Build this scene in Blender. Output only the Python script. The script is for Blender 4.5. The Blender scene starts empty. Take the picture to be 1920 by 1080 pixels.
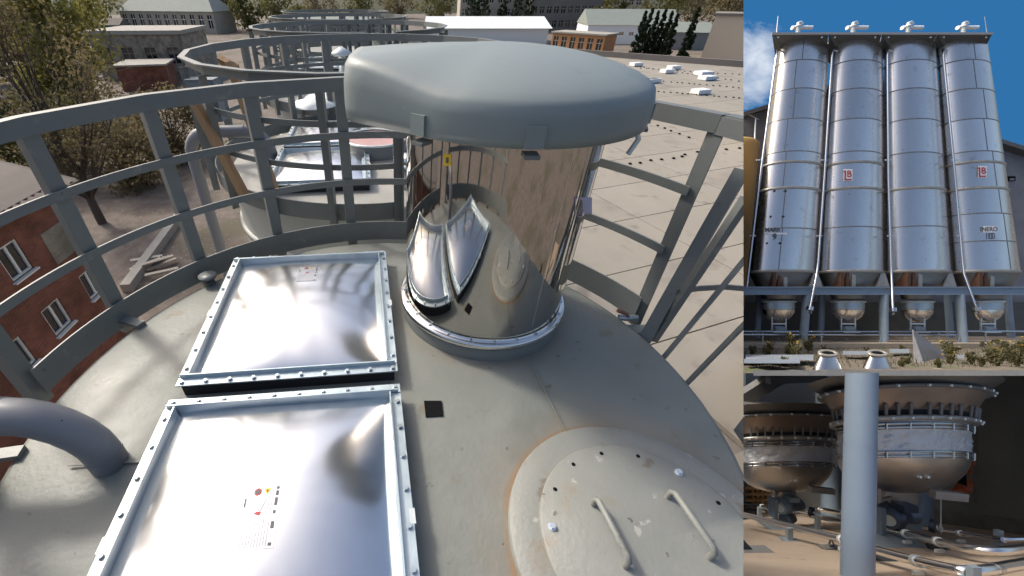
import bpy, bmesh, math, random
import numpy as np
from mathutils import Vector as V, Matrix

# ------------------------------------------------------------------ camera
F, PX, PY = 770.0, 760.0, 540.0            # focal length and principal point for a 1920 x 1080 picture
PITCH = math.atan(.72)
CAM = V((0, 0, 1.5))
EX = V((1, 0, 0)); FW = V((0, math.cos(PITCH), -math.sin(PITCH))); UP = V((0, math.sin(PITCH), math.cos(PITCH)))
scene = bpy.context.scene
COL = scene.collection
cd = bpy.data.cameras.new('camera'); cam = bpy.data.objects.new('camera', cd); COL.objects.link(cam)
cd.sensor_width = 36; cd.lens = F / 1920 * 36
cd.shift_x = (960 - PX) / 1920; cd.shift_y = 0
cd.clip_start = .02; cd.clip_end = 4000
cam.location = CAM; cam.rotation_euler = (math.pi / 2 - PITCH, 0, 0)
scene.camera = cam

# ------------------------------------------------------------------ sky, sun, exposure
SUN_AZ = math.atan2(-.80, .60)             # clockwise from +Y
SUN_EL = math.radians(42)
w = bpy.data.worlds.new('World'); scene.world = w; w.use_nodes = True
nt = w.node_tree; nt.nodes.clear()
sky = nt.nodes.new('ShaderNodeTexSky'); sky.sky_type = 'NISHITA'; sky.sun_disc = False
sky.sun_elevation = SUN_EL; sky.sun_rotation = SUN_AZ
sky.air_density = 1.0; sky.dust_density = 6.0; sky.ozone_density = 1.0
bg = nt.nodes.new('ShaderNodeBackground'); bg.inputs[1].default_value = .15
out = nt.nodes.new('ShaderNodeOutputWorld')
nt.links.new(sky.outputs[0], bg.inputs[0]); nt.links.new(bg.outputs[0], out.inputs[0])
sd = bpy.data.lights.new('sun', 'SUN'); sd.energy = 2.1; sd.angle = math.radians(7); sd.color = (1, .95, .86)
sun = bpy.data.objects.new('sun', sd); COL.objects.link(sun)
sdir = V((math.sin(SUN_AZ) * math.cos(SUN_EL), math.cos(SUN_AZ) * math.cos(SUN_EL), math.sin(SUN_EL)))
sun.rotation_euler = (-sdir).to_track_quat('-Z', 'Y').to_euler(); sun.location = (0, 0, 40)
vs = scene.view_settings; vs.view_transform = 'Standard'; vs.look = 'None'; vs.gamma = 1; vs.exposure = .42
vs.use_curve_mapping = False

# ------------------------------------------------------------------ frames and pixel helpers
FRAME = Matrix(((EX.x, FW.x, UP.x), (EX.y, FW.y, UP.y), (EX.z, FW.z, UP.z))).to_4x4()
FRAME.translation = CAM                     # local (x right, y forward, z up) of the two tilted side sets
WORLD = Matrix.Identity(4)
def at(x, y, z=0.0):
    d = EX * ((x - PX) / F) + UP * (-(y - PY) / F) + FW
    return CAM + d * ((z - CAM.z) / d.z)
def atY(x, y, Y):
    d = EX * ((x - PX) / F) + UP * (-(y - PY) / F) + FW
    return CAM + d * (Y / d.y)
def S(x, y, Z):                             # point of a side set, in FRAME coordinates
    return V((Z * (x - PX) / F, Z, -Z * (y - PY) / F))
GZ = -14.0

# ------------------------------------------------------------------ mesh builder
class MB:
    def __init__(s): s.v = []; s.f = []; s.sm = []
    def add(s, vs_, fs_, smooth=False):
        o = len(s.v); s.v += [tuple(p) for p in vs_]
        for f in fs_: s.f.append(tuple(i + o for i in f)); s.sm.append(smooth)
        return s
    def box(s, c, sx, sy, sz, ax=None):
        c = V(c); X, Y, Z = ax if ax else (V((1, 0, 0)), V((0, 1, 0)), V((0, 0, 1)))
        p = [c + X * (i * sx / 2) + Y * (j * sy / 2) + Z * (k * sz / 2) for i in (-1, 1) for j in (-1, 1) for k in (-1, 1)]
        return s.add(p, [(0, 1, 3, 2), (4, 6, 7, 5), (0, 4, 5, 1), (2, 3, 7, 6), (0, 2, 6, 4), (1, 5, 7, 3)])
    def bar(s, p, q, w_, h_, up=V((0, 0, 1))):
        p, q = V(p), V(q); d = (q - p); L = d.length; d.normalize()
        X = d.cross(up)
        if X.length < 1e-4: X = d.cross(V((0, 1, 0)))
        X.normalize(); Z = X.cross(d)
        return s.box((p + q) / 2, w_, L, h_, (X, d, Z))
    def tube(s, pts, r, n=10, cap=True, closed=False):
        pts = [V(p) for p in pts]; rs = r if isinstance(r, (list, tuple)) else [r] * len(pts)
        ref = None; vs_ = []; m = len(pts)
        for i, p in enumerate(pts):
            a = pts[i - 1] if (i > 0 or closed) else p; b = pts[(i + 1) % m] if (i < m - 1 or closed) else p
            d = (b - a).normalized()
            if ref is None:
                ref = d.cross(V((0, 0, 1)))
                if ref.length < .05: ref = d.cross(V((1, 0, 0)))
            ref = (ref - d * ref.dot(d)).normalized(); u = d.cross(ref)
            vs_ += [p + (ref * math.cos(2 * math.pi * k / n) + u * math.sin(2 * math.pi * k / n)) * rs[i] for k in range(n)]
        fs_ = []
        for i in range(m if closed else m - 1):
            j = (i + 1) % m
            for k in range(n): l = (k + 1) % n; fs_.append((i * n + k, i * n + l, j * n + l, j * n + k))
        s.add(vs_, fs_, True)
        if cap and not closed:
            s.add(vs_[:n], [tuple(range(n))]); s.add(vs_[-n:], [tuple(range(n - 1, -1, -1))])
        return s
    def rings(s, rings, closed=True, cap0=False, cap1=False, smooth=True):
        n = len(rings[0]); vs_ = [p for r in rings for p in r]; fs_ = []
        for i in range(len(rings) - 1):
            for k in range(n if closed else n - 1):
                l = (k + 1) % n; fs_.append((i * n + k, i * n + l, (i + 1) * n + l, (i + 1) * n + k))
        s.add(vs_, fs_, smooth)
        if cap0: s.add(rings[0], [tuple(range(n - 1, -1, -1))])
        if cap1: s.add(rings[-1], [tuple(range(n))])
        return s
    def lathe(s, prof, c, n=48, a0=0, a1=None, cap0=False, cap1=False, smooth=True):
        c = V(c); full = a1 is None; a1 = a0 + 2 * math.pi if full else a1; m = n if full else n + 1
        rr = [[c + V((r * math.cos(a0 + (a1 - a0) * k / n), r * math.sin(a0 + (a1 - a0) * k / n), z)) for k in range(m)] for r, z in prof]
        return s.rings(rr, full, cap0, cap1, smooth)
    def prism(s, poly, d):                  # extrude a planar polygon by vector d
        poly = [V(p) for p in poly]; n = len(poly); d = V(d)
        s.add(poly + [p + d for p in poly], [tuple(range(n - 1, -1, -1)), tuple(range(n, 2 * n))] + [(i, (i + 1) % n, (i + 1) % n + n, i + n) for i in range(n)])
        return s
    def mesh(s, name, off=V((0, 0, 0))):
        me = bpy.data.meshes.new(name); o = tuple(off)
        me.from_pydata([(p[0] - o[0], p[1] - o[1], p[2] - o[2]) for p in s.v], [], s.f)
        me.polygons.foreach_set('use_smooth', s.sm); me.validate(); me.update()
        return me

BASE = {}; SETS = {'main': [], 'silos': [], 'hoppers': []}; CUR = ['main']
def link(o, parent=None):
    COL.objects.link(o); o.parent = parent; SETS[CUR[0]].append(o)
    return o
def tag(o, label, cat=None, group=None, kind=None):
    if label: o['label'] = label
    if cat: o['category'] = cat
    if group: o['group'] = group
    if kind: o['kind'] = kind
    return o
def thing(name, label, cat, base, frame=WORLD, group=None):
    o = bpy.data.objects.new(name, None); o.empty_display_size = .2
    link(o); o.matrix_world = frame @ Matrix.Translation(V(base)); BASE[o.name] = V(base)
    return tag(o, label, cat, group)
def part(par, name, mb, m, label=None, kind=None):
    b = BASE[par.name]; o = bpy.data.objects.new(name, mb.mesh(name, b)); o.data.materials.append(m)
    link(o, par); BASE[o.name] = b
    if label: o['label'] = label
    if kind: o['kind'] = kind
    return o
def pieces(par, name, mb, m, spots):        # alike pieces that share one mesh: spots are (offset, Matrix or None)
    b = BASE[par.name]; me = mb.mesh(name); me.materials.append(m); out_ = []
    for p, R in spots:
        o = bpy.data.objects.new(name, me); link(o, par)
        M = Matrix.Translation(V(p) - b)
        o.matrix_local = M @ R.to_4x4() if R is not None else M
        BASE[o.name] = b; out_.append(o)
    return out_
def solid(name, mb, m, base, label=None, cat=None, frame=WORLD, group=None, kind=None):
    o = bpy.data.objects.new(name, mb.mesh(name, V(base))); o.data.materials.append(m)
    link(o); o.matrix_world = frame @ Matrix.Translation(V(base)); BASE[o.name] = V(base)
    return tag(o, label, cat, group, kind)
def copy_tree(o, off, label=None, parent=None):
    c = o.copy(); link(c, parent)
    if parent is None:
        c.matrix_world = Matrix.Translation(V(off)) @ o.matrix_basis
        if label: c['label'] = label
    BASE[c.name] = BASE.get(o.name, V())
    for ch in [x for x in SETS[CUR[0]] if x.parent == o]: copy_tree(ch, off, None, c)
    return c

# ------------------------------------------------------------------ materials
def mat(name, col, rough=.6, metal=0.0, col2=None, nscale=4.0, ncontrast=.5, detail=6, bump=0, bscale=30, stretch=None,
        spots=None, rvar=0.0, objvar=0.0, spec=.5, coat=0.0, custom=None):
    m = bpy.data.materials.new(name); m.use_nodes = True; t = m.node_tree; N = t.nodes; L = t.links
    b = N['Principled BSDF']; b.inputs['Roughness'].default_value = rough; b.inputs['Metallic'].default_value = metal
    b.inputs['Specular IOR Level'].default_value = spec; b.inputs['Coat Weight'].default_value = coat
    tc = N.new('ShaderNodeTexCoord'); vec = tc.outputs['Object']
    if stretch:
        mp = N.new('ShaderNodeMapping'); mp.inputs['Scale'].default_value = stretch; L.new(vec, mp.inputs[0]); vec = mp.outputs[0]
    c4 = (*col, 1); src = None
    if col2:
        nz = N.new('ShaderNodeTexNoise'); nz.inputs['Scale'].default_value = nscale; nz.inputs['Detail'].default_value = detail
        nz.inputs['Roughness'].default_value = .62; L.new(vec, nz.inputs['Vector'])
        rp = N.new('ShaderNodeValToRGB'); rp.color_ramp.elements[0].position = .5 - ncontrast / 2; rp.color_ramp.elements[1].position = .5 + ncontrast / 2
        rp.color_ramp.elements[0].color = c4; rp.color_ramp.elements[1].color = (*col2, 1)
        L.new(nz.outputs['Fac'], rp.inputs[0]); src = rp.outputs[0]
        if rvar:
            mr = N.new('ShaderNodeMapRange'); mr.inputs[1].default_value = .3; mr.inputs[2].default_value = .7
            mr.inputs[3].default_value = rough - rvar; mr.inputs[4].default_value = rough + rvar
            L.new(nz.outputs['Fac'], mr.inputs[0]); L.new(mr.outputs[0], b.inputs['Roughness'])
    def mix(fac, a, bcol):
        mx = N.new('ShaderNodeMix'); mx.data_type = 'RGBA'; L.new(fac, mx.inputs[0])
        if a is None: mx.inputs[6].default_value = c4
        else: L.new(a, mx.inputs[6])
        mx.inputs[7].default_value = (*bcol, 1); return mx.outputs[2]
    for sc_, th, wd, sc_col in (spots or []):
        nz = N.new('ShaderNodeTexNoise'); nz.inputs['Scale'].default_value = sc_; nz.inputs['Detail'].default_value = 5; L.new(tc.outputs['Object'], nz.inputs['Vector'])
        mr = N.new('ShaderNodeMapRange'); mr.inputs[1].default_value = th; mr.inputs[2].default_value = th + wd; L.new(nz.outputs['Fac'], mr.inputs[0])
        src = mix(mr.outputs[0], src, sc_col)
    if custom: src = custom(N, L, tc, src, mix)
    if objvar:
        oi = N.new('ShaderNodeObjectInfo'); mr = N.new('ShaderNodeMapRange'); mr.inputs[3].default_value = 1 - objvar; mr.inputs[4].default_value = 1 + objvar
        L.new(oi.outputs['Random'], mr.inputs[0]); hs = N.new('ShaderNodeHueSaturation'); L.new(mr.outputs[0], hs.inputs['Value'])
        if src is None: hs.inputs['Color'].default_value = c4
        else: L.new(src, hs.inputs['Color'])
        src = hs.outputs[0]
    if src is None: b.inputs['Base Color'].default_value = c4
    else: L.new(src, b.inputs['Base Color'])
    if bump:
        nb = N.new('ShaderNodeTexNoise'); nb.inputs['Scale'].default_value = bscale; nb.inputs['Detail'].default_value = 6; L.new(vec, nb.inputs['Vector'])
        bp = N.new('ShaderNodeBump'); bp.inputs['Strength'].default_value = bump; bp.inputs['Distance'].default_value = .02
        L.new(nb.outputs['Fac'], bp.inputs['Height']); L.new(bp.outputs[0], b.inputs['Normal'])
    return m

def brick_mat(name, c1, c2, mortar, scale, bw=.5, rh=.25, wall_axis='yz'):
    m = bpy.data.materials.new(name); m.use_nodes = True; t = m.node_tree; N = t.nodes; L = t.links
    b = N['Principled BSDF']; b.inputs['Roughness'].default_value = .9
    tc = N.new('ShaderNodeTexCoord'); sx = N.new('ShaderNodeSeparateXYZ'); cb = N.new('ShaderNodeCombineXYZ'); L.new(tc.outputs['Object'], sx.inputs[0])
    ad = N.new('ShaderNodeMath'); L.new(sx.outputs[0], ad.inputs[0]); L.new(sx.outputs[1], ad.inputs[1]); L.new(ad.outputs[0], cb.inputs[0]); L.new(sx.outputs[2], cb.inputs[1])
    br = N.new('ShaderNodeTexBrick'); br.inputs['Scale'].default_value = scale; br.inputs['Color1'].default_value = (*c1, 1); br.inputs['Color2'].default_value = (*c2, 1)
    br.inputs['Mortar'].default_value = (*mortar, 1); br.inputs['Mortar Size'].default_value = .012; br.inputs['Bias'].default_value = -.2
    br.inputs['Brick Width'].default_value = bw; br.inputs['Row Height'].default_value = rh
    L.new(cb.outputs[0], br.inputs['Vector'])
    nz = N.new('ShaderNodeTexNoise'); nz.inputs['Scale'].default_value = .9; nz.inputs['Detail'].default_value = 8; L.new(tc.outputs['Object'], nz.inputs['Vector'])
    mr = N.new('ShaderNodeMapRange'); mr.inputs[1].default_value = .35; mr.inputs[2].default_value = .7; mr.inputs[3].default_value = .6; mr.inputs[4].default_value = 1.35; L.new(nz.outputs['Fac'], mr.inputs[0])
    hs = N.new('ShaderNodeHueSaturation'); L.new(br.outputs[0], hs.inputs['Color']); L.new(mr.outputs[0], hs.inputs['Value'])
    L.new(hs.outputs[0], b.inputs['Base Color'])
    bp = N.new('ShaderNodeBump'); bp.inputs['Strength'].default_value = .5; bp.inputs['Distance'].default_value = .02; bp.invert = True; L.new(br.outputs['Fac'], bp.inputs['Height']); L.new(bp.outputs[0], b.inputs['Normal'])
    return m

def leaf_mat(name, c1, c2):
    m = mat(name, c1, rough=.7, col2=c2, nscale=.5, ncontrast=.35, spec=.2); t = m.node_tree; N = t.nodes; L = t.links
    tr = N.new('ShaderNodeBsdfTranslucent'); mx = N.new('ShaderNodeMixShader'); mx.inputs[0].default_value = .45; b = N['Principled BSDF']
    for l in b.inputs['Base Color'].links: L.new(l.from_socket, tr.inputs['Color'])
    L.new(b.outputs[0], mx.inputs[1]); L.new(tr.outputs[0], mx.inputs[2]); L.new(mx.outputs[0], N['Material Output'].inputs[0])
    return m

HX, HY = .80, .60                            # manhole centre on the near silo roof
def rust_ring(N, L, tc, src, mix):
    # rust that bleeds from the welds of the manhole collar and the filter curb
    for (cx, cy, r, wd, amt) in ((HX, HY, .455, .024, .95), (HX, HY, .47, .15, .22), (.43, 1.89, .45, .10, .30)):
        vd = N.new('ShaderNodeVectorMath'); vd.operation = 'DISTANCE'; vd.inputs[1].default_value = (cx + .12, cy - 1.2, 0)
        L.new(tc.outputs['Object'], vd.inputs[0])
        sb = N.new('ShaderNodeMath'); sb.operation = 'SUBTRACT'; L.new(vd.outputs['Value'], sb.inputs[0]); sb.inputs[1].default_value = r
        ab = N.new('ShaderNodeMath'); ab.operation = 'ABSOLUTE'; L.new(sb.outputs[0], ab.inputs[0])
        mr = N.new('ShaderNodeMapRange'); mr.inputs[1].default_value = 0; mr.inputs[2].default_value = wd; mr.inputs[3].default_value = amt; mr.inputs[4].default_value = 0; L.new(ab.outputs[0], mr.inputs[0])
        nz = N.new('ShaderNodeTexNoise'); nz.inputs['Scale'].default_value = 3.5; nz.inputs['Detail'].default_value = 6; L.new(tc.outputs['Object'], nz.inputs['Vector'])
        mr2 = N.new('ShaderNodeMapRange'); mr2.inputs[1].default_value = .36; mr2.inputs[2].default_value = .58; L.new(nz.outputs['Fac'], mr2.inputs[0])
        mu = N.new('ShaderNodeMath'); mu.operation = 'MULTIPLY'; L.new(mr.outputs[0], mu.inputs[0]); L.new(mr2.outputs[0], mu.inputs[1])
        src = mix(mu.outputs[0], src, (.25, .14, .062))
    return src

M = {}
M['rail'] = mat('grey rail paint', (.14, .155, .153), .45, col2=(.168, .182, .178), nscale=5, bump=.05, bscale=60, spots=[(9, .66, .06, (.22, .22, .21)), (26, .70, .04, (.09, .085, .08))])
M['roof'] = mat('roof paint', (.178, .19, .17), .5, col2=(.222, .232, .21), nscale=2.6, ncontrast=.45, bump=.12, bscale=45, rvar=.1,
                spots=[(7, .64, .08, (.175, .165, .125)), (38, .72, .03, (.08, .07, .06)), (2.2, .56, .2, (.16, .17, .148)), (16, .68, .04, (.135, .13, .11))], custom=rust_ring)
M['roof2'] = mat('roof paint plain', (.30, .30, .27), .5, col2=(.36, .355, .325), nscale=2.6, ncontrast=.45, bump=.12, bscale=45, spots=[(1.4, .55, .2, (.30, .24, .16))])
M['hatch'] = mat('hatch paint', (.20, .21, .192), .5, col2=(.245, .25, .232), nscale=5, bump=.12, bscale=60,
                 spots=[(9, .64, .05, (.17, .15, .12)), (30, .70, .03, (.11, .10, .09)), (4, .62, .08, (.23, .19, .14)), (14, .66, .03, (.34, .335, .31))])
M['shell'] = mat('silo shell paint', (.40, .41, .38), .5, col2=(.33, .34, .32), nscale=1.2, bump=.05)
M['cap'] = mat('filter cap plastic', (.20, .235, .235), .42, col2=(.225, .26, .26), nscale=3, ncontrast=.6, bump=.04, bscale=25, spots=[(12, .70, .06, (.27, .30, .30)), (45, .74, .03, (.34, .36, .35)), (5, .62, .12, (.175, .205, .20))], spec=.4, rvar=.06)
M['mirror'] = mat('mirror steel', (.52, .50, .475), .04, 1.0, col2=(.56, .54, .51), nscale=3, rvar=.015, bump=.006, bscale=6)
M['clamp'] = mat('polished clamp', (.72, .72, .72), .16, 1.0)
M['membrane'] = mat('vent membrane steel', (.78, .785, .795), .21, 1.0, col2=(.84, .845, .85), nscale=3, rvar=.02, bump=.01, bscale=5)
M['galv'] = mat('galvanised', (.40, .49, .54), .36, .5, col2=(.52, .60, .64), nscale=14, rvar=.08, bump=.04, bscale=80)
M['galvpale'] = mat('galvanised pale', (.60, .66, .66), .38, .4, col2=(.68, .72, .70), nscale=12, rvar=.08)
M['bolt'] = mat('zinc bolt', (.42, .48, .52), .35, .9, objvar=.2)
M['boltlight'] = mat('zinc bolt bright', (.70, .75, .80), .3, .6)
M['black'] = mat('black rubber', (.006, .006, .007), .8, spec=.1)
M['dark'] = mat('dark gap', (.02, .021, .024), .8)
M['pipe'] = mat('grey pipe paint', (.19, .195, .215), .4, col2=(.22, .225, .24), nscale=4, spots=[(40, .74, .02, (.04, .04, .04))])
M['paper'] = mat('sticker film', (.66, .67, .69), .28, .8)
M['ink'] = mat('sticker ink', (.10, .10, .11), .6)
M['inkgrey'] = mat('sticker grey ink', (.46, .47, .49), .5)
M['red'] = mat('red print', (.45, .03, .04), .5)
M['yellow'] = mat('yellow print', (.75, .50, .02), .5)
M['lilac'] = mat('lilac plate', (.45, .42, .55), .5)
M['pink'] = mat('primer membrane', (.42, .24, .23), .6, col2=(.50, .33, .31), nscale=5)
M['wood'] = mat('weathered timber', (.40, .25, .12), .8, col2=(.30, .18, .09), nscale=6, stretch=(1, 1, .15), bump=.3, bscale=20, objvar=.12)
M['brick'] = brick_mat('red brick', (.235, .078, .045), (.165, .052, .035), (.16, .13, .11), 2.0, .5, .16)
M['brickpale'] = brick_mat('pale brick', (.30, .27, .22), (.25, .22, .18), (.2, .18, .15), 2.0, .5, .16)
M['window'] = mat('window frame', (.72, .72, .70), .5)
M['pane'] = mat('window glass', (.02, .022, .025), .08, 0, spec=.8)
M['slate'] = mat('old corrugated sheet', (.105, .09, .078), .85, col2=(.145, .125, .11), nscale=2, stretch=(1, .1, 1))
M['dirt'] = mat('earth and leaf litter', (.10, .08, .065), .95, col2=(.20, .165, .14), nscale=.9, ncontrast=.4, detail=10, bump=.6, bscale=3, spots=[(.12, .5, .12, (.105, .092, .062)), (4.5, .64, .05, (.36, .33, .30))])
M['concrete'] = mat('concrete', (.36, .34, .30), .9, col2=(.28, .27, .24), nscale=1.4, bump=.2, bscale=20)
M['hallroof'] = mat('hall roof felt', (.255, .232, .195), .85, col2=(.295, .27, .228), nscale=.6, ncontrast=.4, detail=9, bump=.15, bscale=8, objvar=.04, stretch=(1, .35, 1), spots=[(1.6, .60, .12, (.20, .178, .15)), (.35, .60, .12, (.215, .19, .163))])
M['joint'] = mat('roof joint', (.20, .18, .165), .9)
M['white'] = mat('white paint', (.80, .80, .79), .6)
M['whiteroof'] = mat('white sheet roof', (.72, .75, .74), .5)
M['greyroof'] = mat('grey green roof', (.26, .29, .26), .7, col2=(.22, .25, .22), nscale=.3)
M['plaster'] = mat('pale plaster', (.42, .39, .32), .9, col2=(.34, .31, .26), nscale=.25)
M['plasterdark'] = mat('grey plaster', (.22, .20, .18), .9, col2=(.17, .155, .14), nscale=.2)
M['orange'] = mat('orange sheet', (.42, .17, .05), .7, col2=(.36, .22, .12), nscale=.6)
M['beige'] = mat('beige wall', (.62, .52, .40), .9)
M['bark'] = mat('bark', (.06, .048, .038), .95, col2=(.09, .075, .06), nscale=5)
M['leafbrown'] = leaf_mat('spring buds', (.12, .098, .052), (.20, .165, .085))
M['leafgreen'] = leaf_mat('green leaves', (.095, .095, .035), (.15, .145, .055))
M['leafyellow'] = leaf_mat('yellow green leaves', (.17, .165, .045), (.26, .24, .07))
M['leafdark'] = leaf_mat('conifer needles', (.018, .032, .018), (.035, .055, .025))
M['leafblossom'] = leaf_mat('white blossom', (.45, .46, .36), (.30, .32, .22))

# ================================================================== THE ROOFTOP: terrain
rnd = random.Random(7)
gm = MB(); n = 60
gx = [-900 + 1800 * i / n for i in range(n + 1)]; gy = [-60 + 1500 * (j / n) ** 1.6 for j in range(n + 1)]
gv = [V((x, y, GZ + (0 if math.hypot(x, y) < 60 else .15 * math.sin(x * .11) * math.sin(y * .09)))) for y in gy for x in gx]
gm.add(gv, [(j * (n + 1) + i, j * (n + 1) + i + 1, (j + 1) * (n + 1) + i + 1, (j + 1) * (n + 1) + i) for j in range(n) for i in range(n)], True)
solid('ground', gm, M['dirt'], (0, 0, GZ), kind='structure')
hm = MB(); hn = 90                               # wooded ridge on the horizon
M['hill'] = mat('far wooded slope', (.03, .036, .017), .95, col2=(.06, .06, .028), nscale=.03, ncontrast=.3, detail=12, bump=1, bscale=.15)
rows = []
for k, (yy, zz) in enumerate(((430, -14.2), (520, 2), (640, 12), (800, 16), (1100, 14))):
    rows.append([V((-1100 + 2200 * i / hn, yy + 20 * math.sin(i * .7), zz + (0 if k == 0 else 5 * math.sin(i * .31) + 3 * math.sin(i * .83 + k)))) for i in range(hn + 1)])
hm.rings(rows, closed=False)
solid('hill', hm, M['hill'], (0, 430, GZ), kind='structure')

# ------------------------------------------------------------------ painted silos seen from the roof
C1 = V((-.12, 1.2, 0))
CENT = [C1, V((-.45, 4.72, -.02)), V((-.95, 8.3, -.03)), V((-1.6, 11.9, -.04)), V((-2.2, 15.5, -.05))]
def make_silo(c, label, first=False):
    t = thing('painted_silo', label, 'silo', c)
    R = 1.47
    mb = MB().lathe([(.02, .015), (.5, .012), (1.0, .006), (R - .03, 0), (R - .008, -.006), (R, -.03)], c, 72); mb.add([c + V((.02 * math.cos(k), .02 * math.sin(k), .015)) for k in (0, 2.1, 4.2)], [(0, 1, 2)])
    part(t, 'roof', mb, M['roof'] if first else M['roof2'])
    part(t, 'shell', MB().lathe([(R - .004, -.03), (R - .004, -14)], c, 72), M['shell'])
    for zz in (-.55, -1.7, -3.2, -5): part(t, 'shell_band', MB().lathe([(R - .004, zz + .03), (R + .025, zz + .025), (R + .025, zz - .025), (R - .004, zz - .03)], c, 72), M['shell'])
    return t
s1 = make_silo(C1, 'near grey silo whose flat roof carries the steel filter and manhole', True)
for a, b in (((1000, 690), (1062, 812)), ((128, 872), (330, 862))):
    part(s1, 'weld_seam', MB().bar(at(*a, .016), at(*b, .012), .008, .004), M['roof'])
part(s1, 'square_opening', MB().prism([at(795, 752, .017), at(828, 752, .017), at(831, 780, .017), at(798, 782, .017)], (0, 0, .003)), M['black'], 'small black square opening in the roof plate')
for q in ((375, 518, 1), (250, 607, 0), (50, 850, 0), (985 - 30, 462, 0)):
    p = at(q[0], q[1], 0); d = (p - C1); d.z = 0; d.normalize(); p = C1 + d * 1.46
    mb = MB().bar(p - d * .03 + V((0, 0, .012)), p + d * .13 + V((0, 0, .012)), .05, .024)
    if q[2]: mb.lathe([(.001, .012), (.055, .012), (.055, 0), (.001, 0)], p + V((0, 0, .05)), 20)
    part(s1, 'edge_bracket', mb, M['rail'])

# manhole
H = V((HX, HY, 0))
part(s1, 'manhole_collar', MB().lathe([(.452, .0), (.452, .03), (.445, .036), (.34, .036)], H, 72), M['hatch'])
cover = part(s1, 'manhole_cover', MB().lathe([(.352, .034), (.352, .052), (.346, .057), (.001, .057)], H, 72), M['hatch'])
hole = MB().lathe([(.0075, .0012), (.0075, .0002)], (0, 0, 0), 10, cap0=True)
boltm = MB().lathe([(.014, 0), (.014, .003), (.0135, .0035)], (0, 0, 0), 12, cap1=True); boltm.rings([[V((.010 * math.cos(k * math.pi / 3), .010 * math.sin(k * math.pi / 3), z)) for k in range(6)] for z in (.0035, .012)], cap1=True, smooth=False)
angs = [math.radians(x) for x in (147, 122, 98, 73, 48, 23, 0, -25, 200, 225, 172, 250)]
pieces(cover, 'bolt_hole', hole, M['black'], [(H + V((.315 * math.cos(a), .315 * math.sin(a), .057)), None) for i, a in enumerate(angs) if i not in (4, 10)])
pieces(cover, 'bolt', boltm, M['boltlight'], [(H + V((.315 * math.cos(angs[i]), .315 * math.sin(angs[i]), .057)), None) for i in (4, 10)])
for a, b in (((1112, 946), (1172, 1062)), ((1252, 932), (1330, 1046))):
    p, q = at(*a, .057), at(*b, .057); u = V((0, 0, .05)); e = (q - p) * .06
    part(cover, 'handle', MB().tube([p, p + u * .7, p + u * .95 + e, q + u * .95 - e, q + u * .7, q], .0105, 10), M['hatch'])

# ------------------------------------------------------------------ guard rails
def make_rail(c, r, label, span, step, zt=1.08, group=None):
    t = thing('guard_rail', label, 'railing', c, group=group)
    a0, a1 = span; k = round((a1 - a0) / step); aa = [math.radians(a0 + (a1 - a0) * i / k) for i in range(k + 1)]
    P = lambda a, rr, z: c + V((rr * math.cos(a), rr * math.sin(a), z))
    def band(r0, r1, z0, z1, arc):
        rings = []
        for a in arc: rings.append([P(a, r0, z0), P(a, r1, z0), P(a, r1, z1), P(a, r0, z1)])
        return MB().rings(rings, True, True, True, smooth=False)
    mb = band(r - .01, r + .045, zt - .012, zt, aa); q = band(r - .012, r - .004, zt - .075, zt + .001, aa); mb.add(q.v, q.f)
    part(t, 'top_rail', mb, M['rail'])
    fine = [aa[0] + (aa[-1] - aa[0]) * i / 72 for i in range(73)]
    for z in (.74, .42): part(t, 'mid_rail', band(r - .022, r - .012, z - .022, z + .022, fine), M['rail'])
    part(t, 'toe_board', band(r - .03, r - .022, -.035, .115, fine), M['rail'])
    pm = MB().box((0, 0, (zt - .05) / 2 - .06), .007, .07, zt + .02); pm.box((.03, .0315, (zt - .05) / 2 - .06), .06, .007, zt + .02)
    pieces(t, 'post', pm, M['rail'], [(P(a, r - .002, 0), Matrix.Rotation(a, 4, 'Z')) for a in aa])
    return t
r1 = make_rail(C1, 1.60, 'grey steel guard rail around the near silo roof with the filter', (23.5, 177), 19.2)
a_ = math.radians(23.5); pe = C1 + V((1.606 * math.cos(a_), 1.606 * math.sin(a_), 0)); tg_ = V((math.sin(a_), -math.cos(a_), 0))
part(r1, 'rail_end', MB().bar(pe + V((.02, .0, 1.075)), pe + tg_ * .16 + V((.02, 0, 1.075)), .055, .012).bar(pe + V((-.014, 0, 1.037)), pe + tg_ * .16 + V((-.014, 0, 1.037)), .008, .074), M['rail'])
make_rail(C1, 1.60, 'grey steel guard rail closing the near roof behind the manhole', (190, 356), 18.5)
SL = ['grey silo directly behind the filter, with two vent panels and a pink membrane', 'third grey silo of the row, beyond the propped timbers', 'fourth grey silo of the row', 'farthest grey silo of the row']
RL = ['grey guard rail of the silo roof where two timbers stand', 'grey guard rail of the third silo in the row', 'grey guard rail of the fourth silo in the row', 'grey guard rail of the farthest silo in the row']
for c, a, b in zip(CENT[1:], SL, RL):
    make_silo(c, a); make_rail(c, 1.62, b, (-60, 284), 19.1)

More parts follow.
